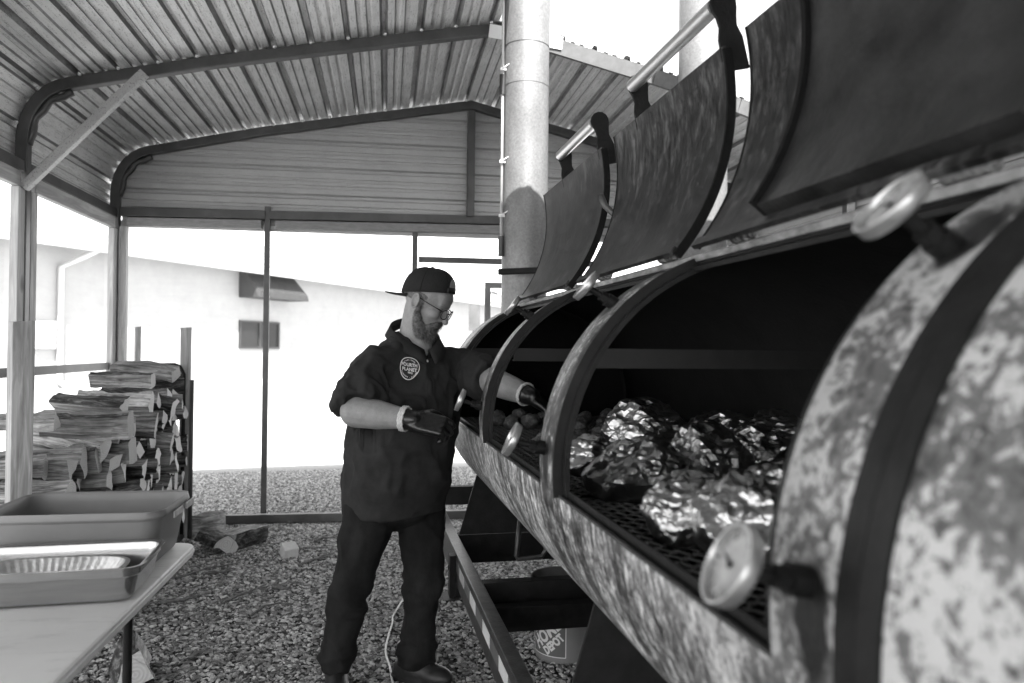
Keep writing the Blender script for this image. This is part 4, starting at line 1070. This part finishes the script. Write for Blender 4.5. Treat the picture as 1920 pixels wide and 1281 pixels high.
# label square: u from -.19 to 0, v from .035 to .225
S0 = .19; cu_, cv_ = -S0 / 2, .035 + S0 / 2
def strip(mb, p, q, w_):
    n = 10; d = Vector((q[0] - p[0], q[1] - p[1])); L = d.length; d /= L; nn = Vector((-d.y, d.x)) * w_ / 2
    for i in range(n):
        a, c = Vector(p) + d * L * i / n, Vector(p) + d * L * (i + 1) / n
        mb.add([onb(*(a - nn)), onb(*(c - nn)), onb(*(c + nn)), onb(*(a + nn))], [(0, 1, 2, 3)])
b = MB()
for i in range(10):
    for j in range(4):
        q = lambda ii, jj: onb(-S0 + S0 * ii / 10, .035 + S0 * jj / 4, .0006)
        b.add([q(i, j), q(i + 1, j), q(i + 1, j + 1), q(i, j + 1)], [(0, 1, 2, 3)])
b.build('logo_ground', plain('logo_ground', .105), bk)
b = MB(); c_ = [(-S0, .035), (0, .035), (0, .035 + S0), (-S0, .035 + S0)]
for i in range(4): strip(b, c_[i], c_[(i + 1) % 4], .004)
def put_text(mb, s, size, sx, off_along, off_up, bold=.002):
    vs, fs = text_mesh(s, size, sx, bold); r2 = math.sqrt(.5); out = []
    for x, y in vs:
        x += off_along; y += off_up
        out.append(onb(cu_ + (x - y) * r2, cv_ + (x + y) * r2, .0016))
    mb.add(out, fs)
put_text(b, 'THE', .040, .8, -.034, .046); put_text(b, 'HOME', .080, .78, 0, -.020, .0035); put_text(b, 'DEPOT', .052, .72, 0, -.068, .003)
b.build('logo_print', M['bucket_print'], bk, fix=False)
# ================================================================== the cook
def remesh(mb, voxel, it=4, fac=.5):
    me = mb.mesh('tmp'); o = bpy.data.objects.new('tmp', me); COL.objects.link(o)
    r = o.modifiers.new('r', 'REMESH'); r.mode = 'VOXEL'; r.voxel_size = voxel
    if it: s = o.modifiers.new('s', 'SMOOTH'); s.iterations = it; s.factor = fac
    dg = bpy.context.evaluated_depsgraph_get(); ev = o.evaluated_get(dg)
    out = bpy.data.meshes.new_from_object(ev); bpy.data.objects.remove(o); bpy.data.meshes.remove(me)
    out.polygons.foreach_set('use_smooth', [True] * len(out.polygons)); return out
def capsule(mb, a, ra, b_, rb, seg=16):
    a, b_ = Vector(a), Vector(b_); d = (b_ - a).normalized(); pts = []; rad = []
    for k in range(5):
        t = math.pi / 2 * k / 4; pts.append(a - d * ra * math.cos(t)); rad.append(max(ra * math.sin(t), .0006))
    for k in range(5):
        t = math.pi / 2 * k / 4; pts.append(b_ + d * rb * math.sin(t)); rad.append(max(rb * math.cos(t), .0006))
    mb.tube(pts, rad, seg)
def chain(mb, pts, rads, seg=16):
    for i in range(len(pts) - 1): capsule(mb, pts[i], rads[i], pts[i + 1], rads[i + 1], seg)
def link(name, me, mat, parent):
    me.name = name; me.materials.clear(); me.materials.append(mat); o = bpy.data.objects.new(name, me); COL.objects.link(o)
    if parent: o.parent = parent; o.location = -wloc(parent)
    return o
fd = Vector((.42, -.907, 0)); ldv = Vector((.907, .42, 0))          # where the chest faces, and his left
man = thing('person', 'bearded cook in dark work shirt, backwards cap, glasses and black gloves tending the smoker', 'person', (.17, 3.25, 0))
# key points
RS, RE, RW = at(690, 690, 3.15), at(668, 772, 3.03), at(764, 786, 2.93)
LS, LE, LW = at(866, 686, 3.36), at(926, 716, 3.10), at(990, 741, 2.93)
HC = at(799, 567, 3.20)
hf = Vector((.84, -.42, -.50)).normalized(); hl = Vector((0, 0, 1)).cross(hf).normalized(); hu = hf.cross(hl)
HM = Matrix((hf, hl, hu)).transposed()
def HP(x, y, z): return HC + HM @ Vector((x, y, z))
# hands: palm and five bent fingers
def hand(mb, wr, palm, kn, up, fl, thumb, k=1.0):
    # wr wrist, palm centre, kn knuckle centre, up = back-of-hand normal, fl = list of (bend points) per finger in (along, down)
    d = (kn - wr).normalized(); side = d.cross(up).normalized(); u = side.cross(d)
    w = .035
    for s in (-1, -.33, .33, 1):
        chain(mb, [wr + side * s * w * .55, palm + side * s * w * .9, kn + side * s * w], [.023 * k, .0195 * k, .0138 * k], 10)
    for i, s in enumerate((-1.05, -.35, .35, 1.05)):
        L = (.072, .083, .079, .060)[i]; b0 = kn + side * s * w; pts = [b0]; a = fl[i][0]
        for j, seg in enumerate((.46, .30, .24)):
            a2 = math.radians(a); dr = d * math.cos(a2) - u * math.sin(a2) + side * s * fl[i][2]
            pts.append(pts[-1] + dr.normalized() * L * seg); a += fl[i][1]
        chain(mb, pts, [.0118 * k, .0105 * k, .0098 * k, .0085 * k], 10)
    t0 = wr + (kn - wr) * .35 + side * -thumb[0] * w * 1.0
    t1 = t0 + (d * .55 + side * -thumb[0] * .7 - u * .3).normalized() * .042; t2 = t1 + (d * .8 + side * -thumb[0] * thumb[1] - u * .45).normalized() * .034; t3 = t2 + (d * .7 + side * -thumb[0] * (thumb[1] - .2) - u * .6).normalized() * .027
    chain(mb, [t0, t1, t2, t3], [.020 * k, .0145 * k, .0125 * k, .0105 * k], 10)
rdir = (at(815, 797, 2.90) - RW).normalized()
def hands(mb, which, k):
    if which == 'r':
        kn = at(829, 800, 2.885); hand(mb, RW + rdir * .005, RW + rdir * .06, kn, Vector((-.10, -.72, .68)).normalized(), [(30, 42, .05), (38, 44, .0), (48, 44, 0), (58, 44, .05)], (1, .2), k)
    else:
        dd = Vector((.72, -.28, -.52)).normalized(); kn = LW + dd * .095
        hand(mb, LW, LW + dd * .05, kn, Vector((.45, -.25, .8)).normalized(), [(6, 18, .35), (14, 22, .12), (22, 24, -.1), (34, 24, .3)], (1, .9), k)
# body: one continuous surface
b = MB()
b.ellipsoid(HP(-.008, 0, .034), (.104, .081, .098), HM); b.ellipsoid(HP(.022, 0, -.045), (.078, .066, .088), HM); b.ellipsoid(HP(.045, 0, -.085), (.048, .048, .042), HM)
b.ellipsoid(HP(.080, 0, .026), (.024, .056, .014), HM); b.ellipsoid(HP(.070, 0, .05), (.034, .058, .045), HM)
for s in (-1, 1):
    b.ellipsoid(HP(.062, s * .040, -.022), (.034, .028, .026), HM); b.ellipsoid(HP(.094, s * .013, -.036), (.012, .010, .009), HM, 10, 8)
    b.ellipsoid(HP(.078, s * .032, .003), (.014, .017, .010), HM, 12, 8)
    Me = HM @ Matrix.Rotation(s * .35, 3, 'Z') @ Matrix.Rotation(-.15, 3, 'Y')
    for k in range(14):
        a0_, a1_ = 2 * math.pi * k / 14, 2 * math.pi * (k + 1) / 14
        pa = HP(-.012, s * .086, -.004) + Me @ Vector((.019 * math.cos(a0_), s * .004, .031 * math.sin(a0_))); pb = HP(-.012, s * .086, -.004) + Me @ Vector((.019 * math.cos(a1_), s * .004, .031 * math.sin(a1_)))
        capsule(b, pa, .0055, pb, .0055, 6)
    b.ellipsoid(HP(-.008, s * .080, -.006), (.017, .004, .028), HM, 10, 8)
chain(b, [HP(.094, 0, .012), HP(.110, 0, -.014), HP(.119, 0, -.034)], [.010, .012, .0145], 10)
b.ellipsoid(HP(.088, 0, -.066), (.016, .026, .008), HM, 12, 8)
NB = at(778, 655, 3.26)
capsule(b, HP(-.022, 0, -.03), .060, NB + Vector((-.01, .01, -.01)), .074); capsule(b, HP(.01, 0, -.075), .052, NB + fd * .03, .060)
TC = [(.80, .150, 3.28), (.95, .165, 3.28), (1.10, .19, 3.27), (1.25, .215, 3.27), (1.38, .228, 3.27), (1.44, .232, 3.27)]
b.ellipsoid((.19, 3.28, 1.08), (.17, .12, .28)); b.ellipsoid((.222, 3.28, 1.30), (.17, .085, .12))
capsule(b, NB, .072, (.222, 3.28, 1.36), .075)
chain(b, [(.222, 3.28, 1.35), RS, RE + Vector((0, .01, 0)), RE * .55 + RW * .45, RW, RW + rdir * .02], [.06, .056, .066, .059, .039, .034])
chain(b, [(.222, 3.28, 1.35), LS, LE, LE * .5 + LW * .5, LW], [.06, .056, .060, .054, .040])
chain(b, [(.16, 3.27, .95), at(700, 965, 3.22), at(660, 1100, 3.17), at(632, 1245, 3.22)], [.15, .085, .055, .04]); chain(b, [(.16, 3.27, .95), at(790, 965, 3.30), at(792, 1100, 3.25), at(778, 1245, 3.22)], [.15, .085, .055, .04])
hands(b, 'r', .84); hands(b, 'l', .84)
skin, t_, b_ = nt('skin', .55, 0, .4); v_ = coords(t_)
setc(t_, b_, mix(t_, 1.0, ramp(t_, nz(t_, v_, 16, 5, .65), [(.3, .17), (.7, .26)]), ramp(t_, nz(t_, v_, 260, 2, .5), [(.3, .88), (.6, 1.0)]), 'MULTIPLY'))
b_.inputs['Subsurface Weight'].default_value = .06; b_.inputs['Subsurface Radius'].default_value = (.008, .008, .008); bump(t_, b_, nz(t_, v_, 190, 3), .15, .002)
body = link('body', remesh(b, .0048, 5, .5), skin, man)
# ---- shirt
b = MB(); rg = []
def ring(z, cx, cy, rw, rd, fwd=0):
    out = []
    for k in range(48):
        a = 2 * math.pi * k / 48; c, s = math.cos(a), math.sin(a)
        e = 2.4; q = 1 / ((abs(c) ** e + abs(s) ** e) ** (1 / e)); dd = rd * (1.0 if s > 0 else .92)
        out.append(Vector((cx, cy, z)) + ldv * c * q * rw + fd * (s * q * dd + fwd * max(s, 0)))
    return out
for (z, cx, cy, rw, rd, fw_) in ((.735, .150, 3.285, .222, .185, .01), (.80, .152, 3.285, .226, .188, .015), (.90, .158, 3.28, .228, .190, .03), (1.0, .168, 3.28, .232, .190, .035), (1.10, .180, 3.275, .236, .186, .03), (1.20, .195, 3.275, .240, .176, .02), (1.30, .208, 3.275, .238, .160, .01), (1.37, .216, 3.275, .215, .140, 0), (1.425, .222, 3.275, .170, .116, 0), (1.468, .226, 3.275, .130, .098, 0), (1.515, .230, 3.275, .092, .085, 0)):
    rr0 = ring(z, cx, cy, rw, rd, fw_)
    if z > 1.42:
        for q_ in rr0:
            fr = (q_ - Vector((cx, cy, z))).normalized().dot(fd); q_.z -= max(0, fr) ** 2 * (.030 if z < 1.45 else .060)
    rg.append(rr0)
b.rings(rg)
chain(b, [Vector((.19, 3.24, 1.40)), RS + Vector((.02, 0, -.015)), RS * .5 + RE * .5, RS * .12 + RE * .88 + Vector((0, 0, .0))], [.09, .090, .094, .096])
chain(b, [Vector((.26, 3.3, 1.38)), LS + Vector((-.01, 0, -.02)), LS * .5 + LE * .5, LS * .15 + LE * .85], [.09, .086, .084, .082])
sh = remesh(b, .008, 6, .5)
# flatten sleeve mouths and hem: cut the domes of the capsules
bm = bmesh.new(); bm.from_mesh(sh)
for (A_, B_, f, keep_r) in ((RS, RE, .86, .16), (LS, LE, .88, .13)):
    ax = (B_ - A_).normalized(); pl = A_ + (B_ - A_) * f
    if A_ is RS: ax = (ax + Vector((.18, -.1, .0))).normalized()
    for v in bm.verts:
        rel = v.co - pl; h = rel.dot(ax)
        if h > 0 and (rel - ax * h).length < keep_r and rel.length < .2: v.co -= ax * h
bm.normal_update()
# cloth folds
BADGE = at(767, 691, 3.06)
for v in bm.verts:
    p = v.co; n = v.normal
    q = Vector((p.x * 5 + p.z * 2, p.y * 5, p.z * 2.6)); f = noise.noise(q * 1.3) * .009 + noise.noise(q * 3.1 + Vector((4, 0, 0))) * .009
    cr = 1 - abs(noise.noise(Vector((p.x * 7 - p.z * 4, p.y * 7, p.z * 6 + p.x * 5)))) * 3.2
    cr2 = 1 - abs(noise.noise(Vector((p.x * 13 + p.z * 9, p.y * 13, p.z * 10 - p.x * 7 + 3)))) * 3.6
    arm = max(0, 1 - (p - (RS * .45 + RE * .55)).length / .17) + max(0, 1 - (p - (LS * .5 + LE * .5)).length / .17) + .8 * max(0, 1 - (p - Vector((.19, 3.1, 1.28))).length / .2)
    f += max(cr, 0) * .013 + max(cr2, 0) * (.004 + .012 * min(arm, 1))
    dz = 1 - min(1, abs(p.z - .80) / .25); f += dz * .006 * noise.noise(Vector((p.x * 16, p.y * 16, 2)))
    f *= min(1, max(0, ((p - BADGE).length - .055) / .05))
    v.co += n * f * min(1, max(.15, (p.z - .76) / .12))
for v in bm.verts:
    hz = .742 + .012 * math.sin((v.co.x - .15) * 9) 
    if v.co.z < hz: v.co.z = hz - .004
bm.to_mesh(sh); bm.free()
shm, t_, b_ = nt('work_shirt', .9, 0, .12); v_ = coords(t_)
setc(t_, b_, ramp(t_, nz(t_, v_, 12, 6, .7), [(.3, .018), (.7, .033)])); bump(t_, b_, nz(t_, v_, 480, 2), .25, .002)
shirt = link('shirt', sh, shm, man)
bvh = BVHTree.FromPolygons([v.co for v in sh.vertices], [tuple(p.vertices) for p in sh.polygons])
def drape(p, d, off=.002):
    h = bvh.ray_cast(p, d)
    return (h[0] + h[1] * (off if h[1].dot(d) < 0 else -off)) if h[0] is not None else p
# collar
for s in (-1, 1):
    b = MB(); rows = []
    nc = Vector((NB.x - .005, NB.y + .01, 0))
    for i in range(17):
        f = i / 16; a = math.pi * (1 - f) * .98 + .10
        dr = fd * math.cos(a) + ldv * s * math.sin(a)
        zt = 1.582 - .140 * f ** 1.4; ri = .088 + .020 * f; drop = .040 + .018 * max(0, (f - .55) / .45); ro = ri + .030 + .018 * max(0, (f - .5) / .5)
        row = [nc + dr * (ri - .004) + Vector((0, 0, zt - .04)), nc + dr * ri + Vector((0, 0, zt)), nc + dr * (ri + .008) + Vector((0, 0, zt + .003)), nc + dr * (ri * .4 + ro * .6) + Vector((0, 0, zt - drop * .45)), nc + dr * ro + ldv * s * .02 * max(0, f - .7) + Vector((0, 0, zt - drop))]
        rows.append(row)
    b.rings(rows, caps=False, closed=False); o = b.build('collar', shm, shirt, smooth=True); o.modifiers.new('t', 'SOLIDIFY').thickness = .003
# button placket, pocket-side patch and first button
b = MB(); rows = []
for i in range(40):
    z = .745 + (1.395 - .745) * i / 39; c = Vector((.150 + (.222 - .150) * (z - .735) / .66, 3.28, z)) + fd * .5
    rows.append([drape(c + ldv * u, -fd, .0015 if abs(u) > .014 else .0035) for u in (-.017, -.0145, .0145, .017)])
b.rings(rows, caps=False, closed=False); b.build('placket', shm, shirt, smooth=True)
q = drape(Vector((.222, 3.28, 1.392)) + fd * .5, -fd, .005); b = MB(); b.lathe([(.006, -.003), (.006, .001), (.0005, .002)], Matrix.Translation(q) @ fd.to_track_quat('Z', 'Y').to_matrix().to_4x4(), 14); b.build('button', M['white_plastic'], shirt)
# embroidered chest badge
hit = bvh.ray_cast(Vector((0, 0, CAMZ)), (at(767, 691, 3.0) - Vector((0, 0, CAMZ))).normalized())
BO, BN = hit[0], hit[1]
vd = (BO - Vector((0, 0, CAMZ))).normalized()
bx = Vector((0, 0, 1)).cross(-vd).normalized(); bx = (bx - BN * bx.dot(BN)).normalized(); bz = BN.cross(bx) if BN.cross(bx).z > 0 else -BN.cross(bx)
bw_, bh_ = .0405, .049
def onshirt(u, v, off=.0036):
    p = BO + bx * u + bz * v + BN * .10; h = bvh.ray_cast(p, -BN)
    return (h[0] if h[0] is not None else BO + bx * u + bz * v) + BN * off
def blob(a, k=1.0):
    r = 1 + .055 * math.sin(3 * a + .8) + .035 * math.sin(2 * a); return (bw_ * k * r * math.cos(a) - .006 * k * math.sin(a) * -1 * 0, bh_ * k * r * math.sin(a))
b = MB(); n = 56
for r_ in range(8):
    for k in range(n):
        a, c, k0, k1 = 2 * math.pi * k / n, 2 * math.pi * (k + 1) / n, .97 * r_ / 8 + .001, .97 * (r_ + 1) / 8
        b.add([onshirt(*blob(a, k0), .0008), onshirt(*blob(c, k0), .0008), onshirt(*blob(c, k1), .0008), onshirt(*blob(a, k1), .0008)], [(0, 1, 2, 3)])
b.build('badge_ground', plain('badge_ground', .008), shirt)
b = MB()
for (k0, k1) in ((.95, 1.03),):
    for k in range(n):
        a, c = 2 * math.pi * k / n, 2 * math.pi * (k + 1) / n
        b.add([onshirt(*blob(a, k0)), onshirt(*blob(c, k0)), onshirt(*blob(c, k1)), onshirt(*blob(a, k1))], [(0, 1, 2, 3)])
def badge_text(s, size, sx, u0, v0, bold):
    vs, fs = text_mesh(s, size, sx, bold); b.add([onshirt(x + u0, y + v0 + x * -.10, .0034) for x, y in vs], fs)
badge_text('FOURTH', .0205, .84, 0, .0075, .0005); badge_text('PLANET', .0205, .86, 0.001, -.0125, .0005); badge_text('BBQ', .0105, 1, .004, -.0235, .0003)
def arc_text(s, size, rad, a_mid, flip):
    for i, chx in enumerate(s):
        if chx == ' ': continue
        a = a_mid + (i - (len(s) - 1) / 2) * (size * .78 / rad) * (1 if flip else -1); vs, fs = text_mesh(chx, size, .9, .0003)
        ca, sa = math.cos(a), math.sin(a); out = []
        for x, y in vs:
            if flip: lx, ly = (rad - y) * ca - x * sa, (rad - y) * sa + x * ca
            else: lx, ly = (rad + y) * ca + x * sa, (rad + y) * sa - x * ca
            out.append(onshirt(lx * bw_ / bh_ * 1.02, ly, .0034))
        b.add(out, fs)
arc_text('ESTABLISHED', .0075, .034, math.radians(95), False); arc_text('FLORENCE - ALABAMA', .0075, .043, math.radians(268), True)
b.build('badge', plain('badge_thread', .62, .75, 90, .7), shirt, fix=False)
# ---- jeans
b = MB()
hipR, hipL = at(695, 955, 3.22), at(792, 955, 3.32)
kR, kL = at(660, 1092, 3.16), at(792, 1098, 3.25)
fR, fL = at(632, 1232, 3.21), at(778, 1232, 3.24)
b.ellipsoid((.150, 3.28, .80), (.205, .165, .13)); capsule(b, hipR + Vector((.02, .02, .03)), .115, hipL + Vector((-.02, 0, .03)), .115)
chain(b, [hipR, hipR * .5 + kR * .5, kR, kR * .5 + fR * .5, fR], [.110, .096, .078, .072, .068]); chain(b, [hipL, hipL * .5 + kL * .5, kL, kL * .5 + fL * .5, fL], [.106, .094, .076, .070, .066])
je = remesh(b, .009, 6, .5); bm = bmesh.new(); bm.from_mesh(je); bm.normal_update()
for v in bm.verts:
    if v.co.z < .075: v.co.z = .075 + (v.co.z - .075) * .08
    p = v.co; kn_ = max(0, 1 - abs(p.z - .42) / .14) + 1.6 * max(0, 1 - abs(p.z - .13) / .10) + .5 * max(0, 1 - abs(p.z - .66) / .1)
    f = noise.noise(Vector((p.x * 6, p.y * 6, p.z * 3.5))) * .008 + kn_ * (.5 - abs(noise.noise(Vector((p.x * 7 + p.z * 8, p.y * 7, p.z * 17))))) * .034 + max(0, 1 - 3.4 * abs(noise.noise(Vector((p.x * 9 + p.z * 3, p.y * 9, p.z * 5))))) * .008
    v.co += v.normal * f
bm.to_mesh(je); bm.free()
jm, t_, b_ = nt('dark_denim', .9, 0, .1); v_ = coords(t_); setc(t_, b_, ramp(t_, nz(t_, coords(t_, (1, 1, .5)), 11, 6, .7), [(.3, .009), (.7, .024)])); bump(t_, b_, nz(t_, v_, 420, 2), .3, .002)
jeans = link('jeans', je, jm, man)
# ---- shoes
for (an, tz) in ((fR, Vector((.10, -.99, 0))), (fL, Vector((.82, -.57, 0)))):
    tz = tz.normalized(); sd_ = Vector((-tz.y, tz.x, 0)); base = Vector((an.x, an.y, 0)) - tz * .02; b = MB()
    Ms_ = Matrix((tz, sd_, Vector((0, 0, 1)))).transposed()
    b.ellipsoid(base + tz * .04 + Vector((0, 0, .055)), (.13, .05, .055), Ms_); b.ellipsoid(base + tz * .12 + Vector((0, 0, .048)), (.085, .053, .045), Ms_); capsule(b, base + Vector((0, 0, .06)), .05, base + Vector((0, 0, .12)), .048); b.ellipsoid(base + tz * .05 + Vector((0, 0, .025)), (.15, .05, .026), Ms_)
    me = remesh(b, .007, 4); 
    for v in me.vertices:
        if v.co.z < .006: v.co.z = .006
    so_ = link('shoe', me, plain('shoe_leather', .010, .018, 30, .5), man)
    b = MB(); rg = []
    for z in (.001, .022):
        row = []
        for k in range(28):
            a = 2 * math.pi * k / 28; row.append(base + tz * (.055 + .155 * math.cos(a)) + sd_ * (.053 * math.sin(a) * (1.06 if math.cos(a) > 0 else .9)) + Vector((0, 0, z)))
        rg.append(row)
    b.rings(rg); b.build('sole', M['rubber'], so_, auto=40)
# ---- gloves with rolled cuffs
glm, t_, b_ = nt('black_glove', .30, 0, .5); v_ = coords(t_); setc(t_, b_, .008); bump(t_, b_, nz(t_, coords(t_, (60, 60, 16)), 1, 3, .6, .5), .55, .006)
for wch, wr_, ax in (('r', RW, (RE - RW).normalized()), ('l', LW, (LE - LW).normalized())):
    b = MB(); hands(b, wch, 1.04)
    capsule(b, wr_ + ax * .012, .043 if wch == 'r' else .042, wr_ - ax * .022, .036)
    gl = link('glove', remesh(b, .0042, 3, .5), glm, man)
    b = MB(); u = ax.orthogonal().normalized(); q = ax.cross(u)
    for off in ((.020, .012, .004) if wch == 'r' else (.018, .011)):
        rad = .0465 if wch == 'r' else .0445
        b.tube([wr_ + ax * (off + .0015 * math.sin(k * 1.9)) + (u * math.cos(2 * math.pi * k / 40) + q * math.sin(2 * math.pi * k / 40)) * (rad + (.0014 if k % 2 else 0)) for k in range(40)], .0045, 7, closed=True)
    b.build('rolled_cuff', plain('cuff_' + wch, .42, .6, 120, .6), gl, smooth=True)
# ---- cap, worn backwards
hf2 = Vector((.86, -.43, -.20)).normalized(); hl2 = Vector((0, 0, 1)).cross(hf2).normalized(); CM = Matrix((hf2, hl2, hf2.cross(hl2))).transposed()
def HPc(x, y, z): return HP(0, 0, .02) + CM @ Vector((x + .004, y, z - .020))
capm = M['mesh_fabric']
b = MB(); rg = []
def dome(f, a, o=0):                                   # f 0 at rim, 1 at crown
    th = f * math.pi / 2; rx, ry, rz = .116 + o, .093 + o, .112 + o
    e = math.cos(th) ** .72
    return HPc(-.010 + rx * e * math.cos(a), ry * e * math.sin(a), .040 + rz * math.sin(th) ** .9 + .020 * math.cos(a) * (1 - f))
for i in range(13):
    rg.append([dome(i / 12 * .995, 2 * math.pi * k / 48) for k in range(48)])
b.rings(rg, caps=False); cap_ = b.build('cap', capm, man, smooth=True); cap_.modifiers.new('t', 'SOLIDIFY').thickness = .003
b = MB(); b.ellipsoid(dome(1, 0), (.009, .009, .005), HM, 12, 6); b.build('cap_button', capm, cap_, smooth=True)
b = MB()
for a in [math.pi / 6 + math.pi / 3 * k for k in range(6)]: b.tube([dome(f / 14, a, .0008) for f in range(14)], .0013, 5)
b.build('cap_seam', M['soot'], cap_, smooth=True)
b = MB(); rows = []
for i in range(8):
    f = i / 7; row = []
    for k in range(21):
        a = math.pi + (k / 20 - .5) * 2.0; p0 = Vector((-.010 + .116 * math.cos(a), .093 * math.sin(a), .040 + .020 * math.cos(a)))
        ext = .078 * math.cos((k / 20 - .5) * 2.55) ** .6 if abs(k / 20 - .5) < .5 else 0
        row.append(HPc(p0.x - ext * f, p0.y * (1 - .05 * f), p0.z - .004 - .004 * f - (p0.y ** 2) * 2.2 * f))
    rows.append(row)
b.rings(rows, caps=False, closed=False); o = b.build('cap_bill', capm, cap_, smooth=True); o.modifiers.new('t', 'SOLIDIFY').thickness = .004
b = MB(); rows = []
for i in range(7):
    row = []
    for k in range(15):
        f = (k / 14 - .5) * 2; a = -f * .42; top = .13 + .27 * math.sqrt(max(0, 1 - f * f)); row.append(dome(.13 + (top - .13) * i / 6, a, .0018))
    rows.append(row)
b.rings(rows, caps=False, closed=False); b.build('cap_opening', plain('cap_opening', .16, .24, 60, .7), cap_, smooth=True)
b = MB(); rows = []
for f in (.0, .12):
    rows.append([dome(f, (k / 14 - .5) * 1.0, .003) for k in range(15)])
b.rings(rows, caps=False, closed=False); o = b.build('cap_strap', M['rubber'], cap_, smooth=True); o.modifiers.new('t', 'SOLIDIFY').thickness = .002
# ---- hair and beard
def fuzz(mb, me, n, ln, down, rs, w=.0006):
    polys = list(me.polygons); ar = [p.area for p in polys]; tot = rs.choices(range(len(polys)), ar, k=n)
    for i in tot:
        p = polys[i]; vsx = [me.vertices[j].co for j in p.vertices]; wts = [rs.random() for _ in vsx]; sw = sum(wts); c = sum((v * w_ for v, w_ in zip(vsx, wts)), Vector()) / sw
        d = (p.normal * .7 + down * rs.uniform(.3, 1.1) + Vector((rs.gauss(0, .3), rs.gauss(0, .3), rs.gauss(0, .3)))).normalized(); L = ln * rs.uniform(.5, 1.2)
        sd2 = d.cross(p.normal + Vector((.01, .02, 0))).normalized() * w
        mb.add([c - sd2, c + sd2, c + d * L], [(0, 1, 2)])
b = MB()
for s in (-1, 1):
    chain(b, [HP(.010, s * .076, -.010), HP(.012, s * .071, -.045), HP(.030, s * .061, -.080), HP(.055, s * .040, -.115)], [.007, .013, .022, .030], 12)
    chain(b, [HP(.100, s * .006, -.050), HP(.092, s * .030, -.060), HP(.078, s * .042, -.082)], [.010, .011, .014], 10)
b.ellipsoid(HP(.062, 0, -.112), (.044, .050, .048), HM); b.ellipsoid(HP(.064, 0, -.140), (.032, .036, .034), HM); b.ellipsoid(HP(.086, 0, -.094), (.018, .034, .020), HM)
bd = remesh(b, .005, 4); bm = bmesh.new(); bm.from_mesh(bd); bm.normal_update()
for v in bm.verts: v.co += v.normal * (noise.noise(v.co * 85) * .004 + noise.noise(v.co * 220) * .003)
bm.to_mesh(bd); bm.free()
brdm = plain('beard_hair', .05, .22, 60, .8, 0, .8, bscale=300, bdist=.004, spec=.2)
beard = link('beard', bd, brdm, man)
b = MB(); fuzz(b, bd, 9000, .014, HM @ Vector((.25, 0, -.9)), random.Random(4)); b.build('beard_strands', brdm, beard, fix=False)
b = MB()
for i in range(22):
    a = math.pi * .36 + math.pi * 1.28 * i / 21
    if i: chain(b, [HP(-.014 + .083 * math.cos(pa_), .070 * math.sin(pa_), .028), HP(-.014 + .083 * math.cos(a), .070 * math.sin(a), .028)], [.015, .015], 8); chain(b, [HP(-.018 + .080 * math.cos(pa_), .068 * math.sin(pa_), .004), HP(-.018 + .080 * math.cos(a), .068 * math.sin(a), .004)], [.014, .014], 8)
    pa_ = a
hm_ = plain('short_hair', .06, .16, 160, .8, 0, .6, bscale=300)
hr = link('hair', remesh(b, .005, 3), hm_, man)
b = MB()
for s in (-1, 1): chain(b, [HP(.086, s * .016, .030), HP(.085, s * .034, .034), HP(.074, s * .050, .028)], [.004, .0045, .003], 6)
b.build('eyebrow', hm_, man, smooth=True)
b = MB()
for s in (-1, 1): chain(b, [HP(.089, s * .020, .000), HP(.090, s * .032, -.003), HP(.084, s * .044, .001)], [.0016, .0018, .0014], 6)
b.build('eyelashes', M['soot'], man, smooth=True)
# ---- glasses
gm = plain('glasses_frame', .008, None, rough=.25)
b = MB()
for s in (-1, 1):
    cc = (.118, s * .034, -.004); pts = []
    for k in range(28):
        a = 2 * math.pi * k / 28; e = 2.7; ca, sa = math.cos(a), math.sin(a); q = 1 / ((abs(ca) ** e + abs(sa) ** e) ** (1 / e))
        pts.append(HP(cc[0] - .010 * (abs(cc[1] + ca * q * .026) / .06) ** 2, cc[1] + ca * q * .025, cc[2] + sa * q * (.021 if sa > 0 else .020)))
    b.tube(pts, .0023, 6, closed=True)
    b.tube([HP(.106, s * .060, .008), HP(.085, s * .078, .010), HP(.03, s * .088, .012), HP(-.006, s * .0885, .016)], .0022, 6)
b.tube([HP(.120, -.010, .003), HP(.123, 0, .006), HP(.120, .010, .003)], .0023, 6)
gls = b.build('glasses', gm, man, smooth=True)
lm_ = bpy.data.materials.new('lens'); lm_.use_nodes = True; t_ = lm_.node_tree; g1 = N(t_, 'ShaderNodeBsdfGlossy'); g1.inputs['Roughness'].default_value = .02; tr_ = N(t_, 'ShaderNodeBsdfTransparent'); tr_.inputs[0].default_value = (.9, .9, .9, 1); mx_ = N(t_, 'ShaderNodeMixShader'); mx_.inputs[0].default_value = .07
t_.links.new(tr_.outputs[0], mx_.inputs[1]); t_.links.new(g1.outputs[0], mx_.inputs[2]); t_.links.new(mx_.outputs[0], t_.nodes['Material Output'].inputs[0])
for s in (-1, 1):
    b = MB(); pts = []
    for k in range(28):
        a = 2 * math.pi * k / 28; e = 2.7; ca, sa = math.cos(a), math.sin(a); q = 1 / ((abs(ca) ** e + abs(sa) ** e) ** (1 / e)); pts.append(HP(.1175 - .010 * (abs(s * .034 + ca * q * .026) / .06) ** 2, s * .034 + ca * q * .0235, -.004 + sa * q * .019))
    b.add(pts, [tuple(range(28))]); b.build('lens', lm_, gls)
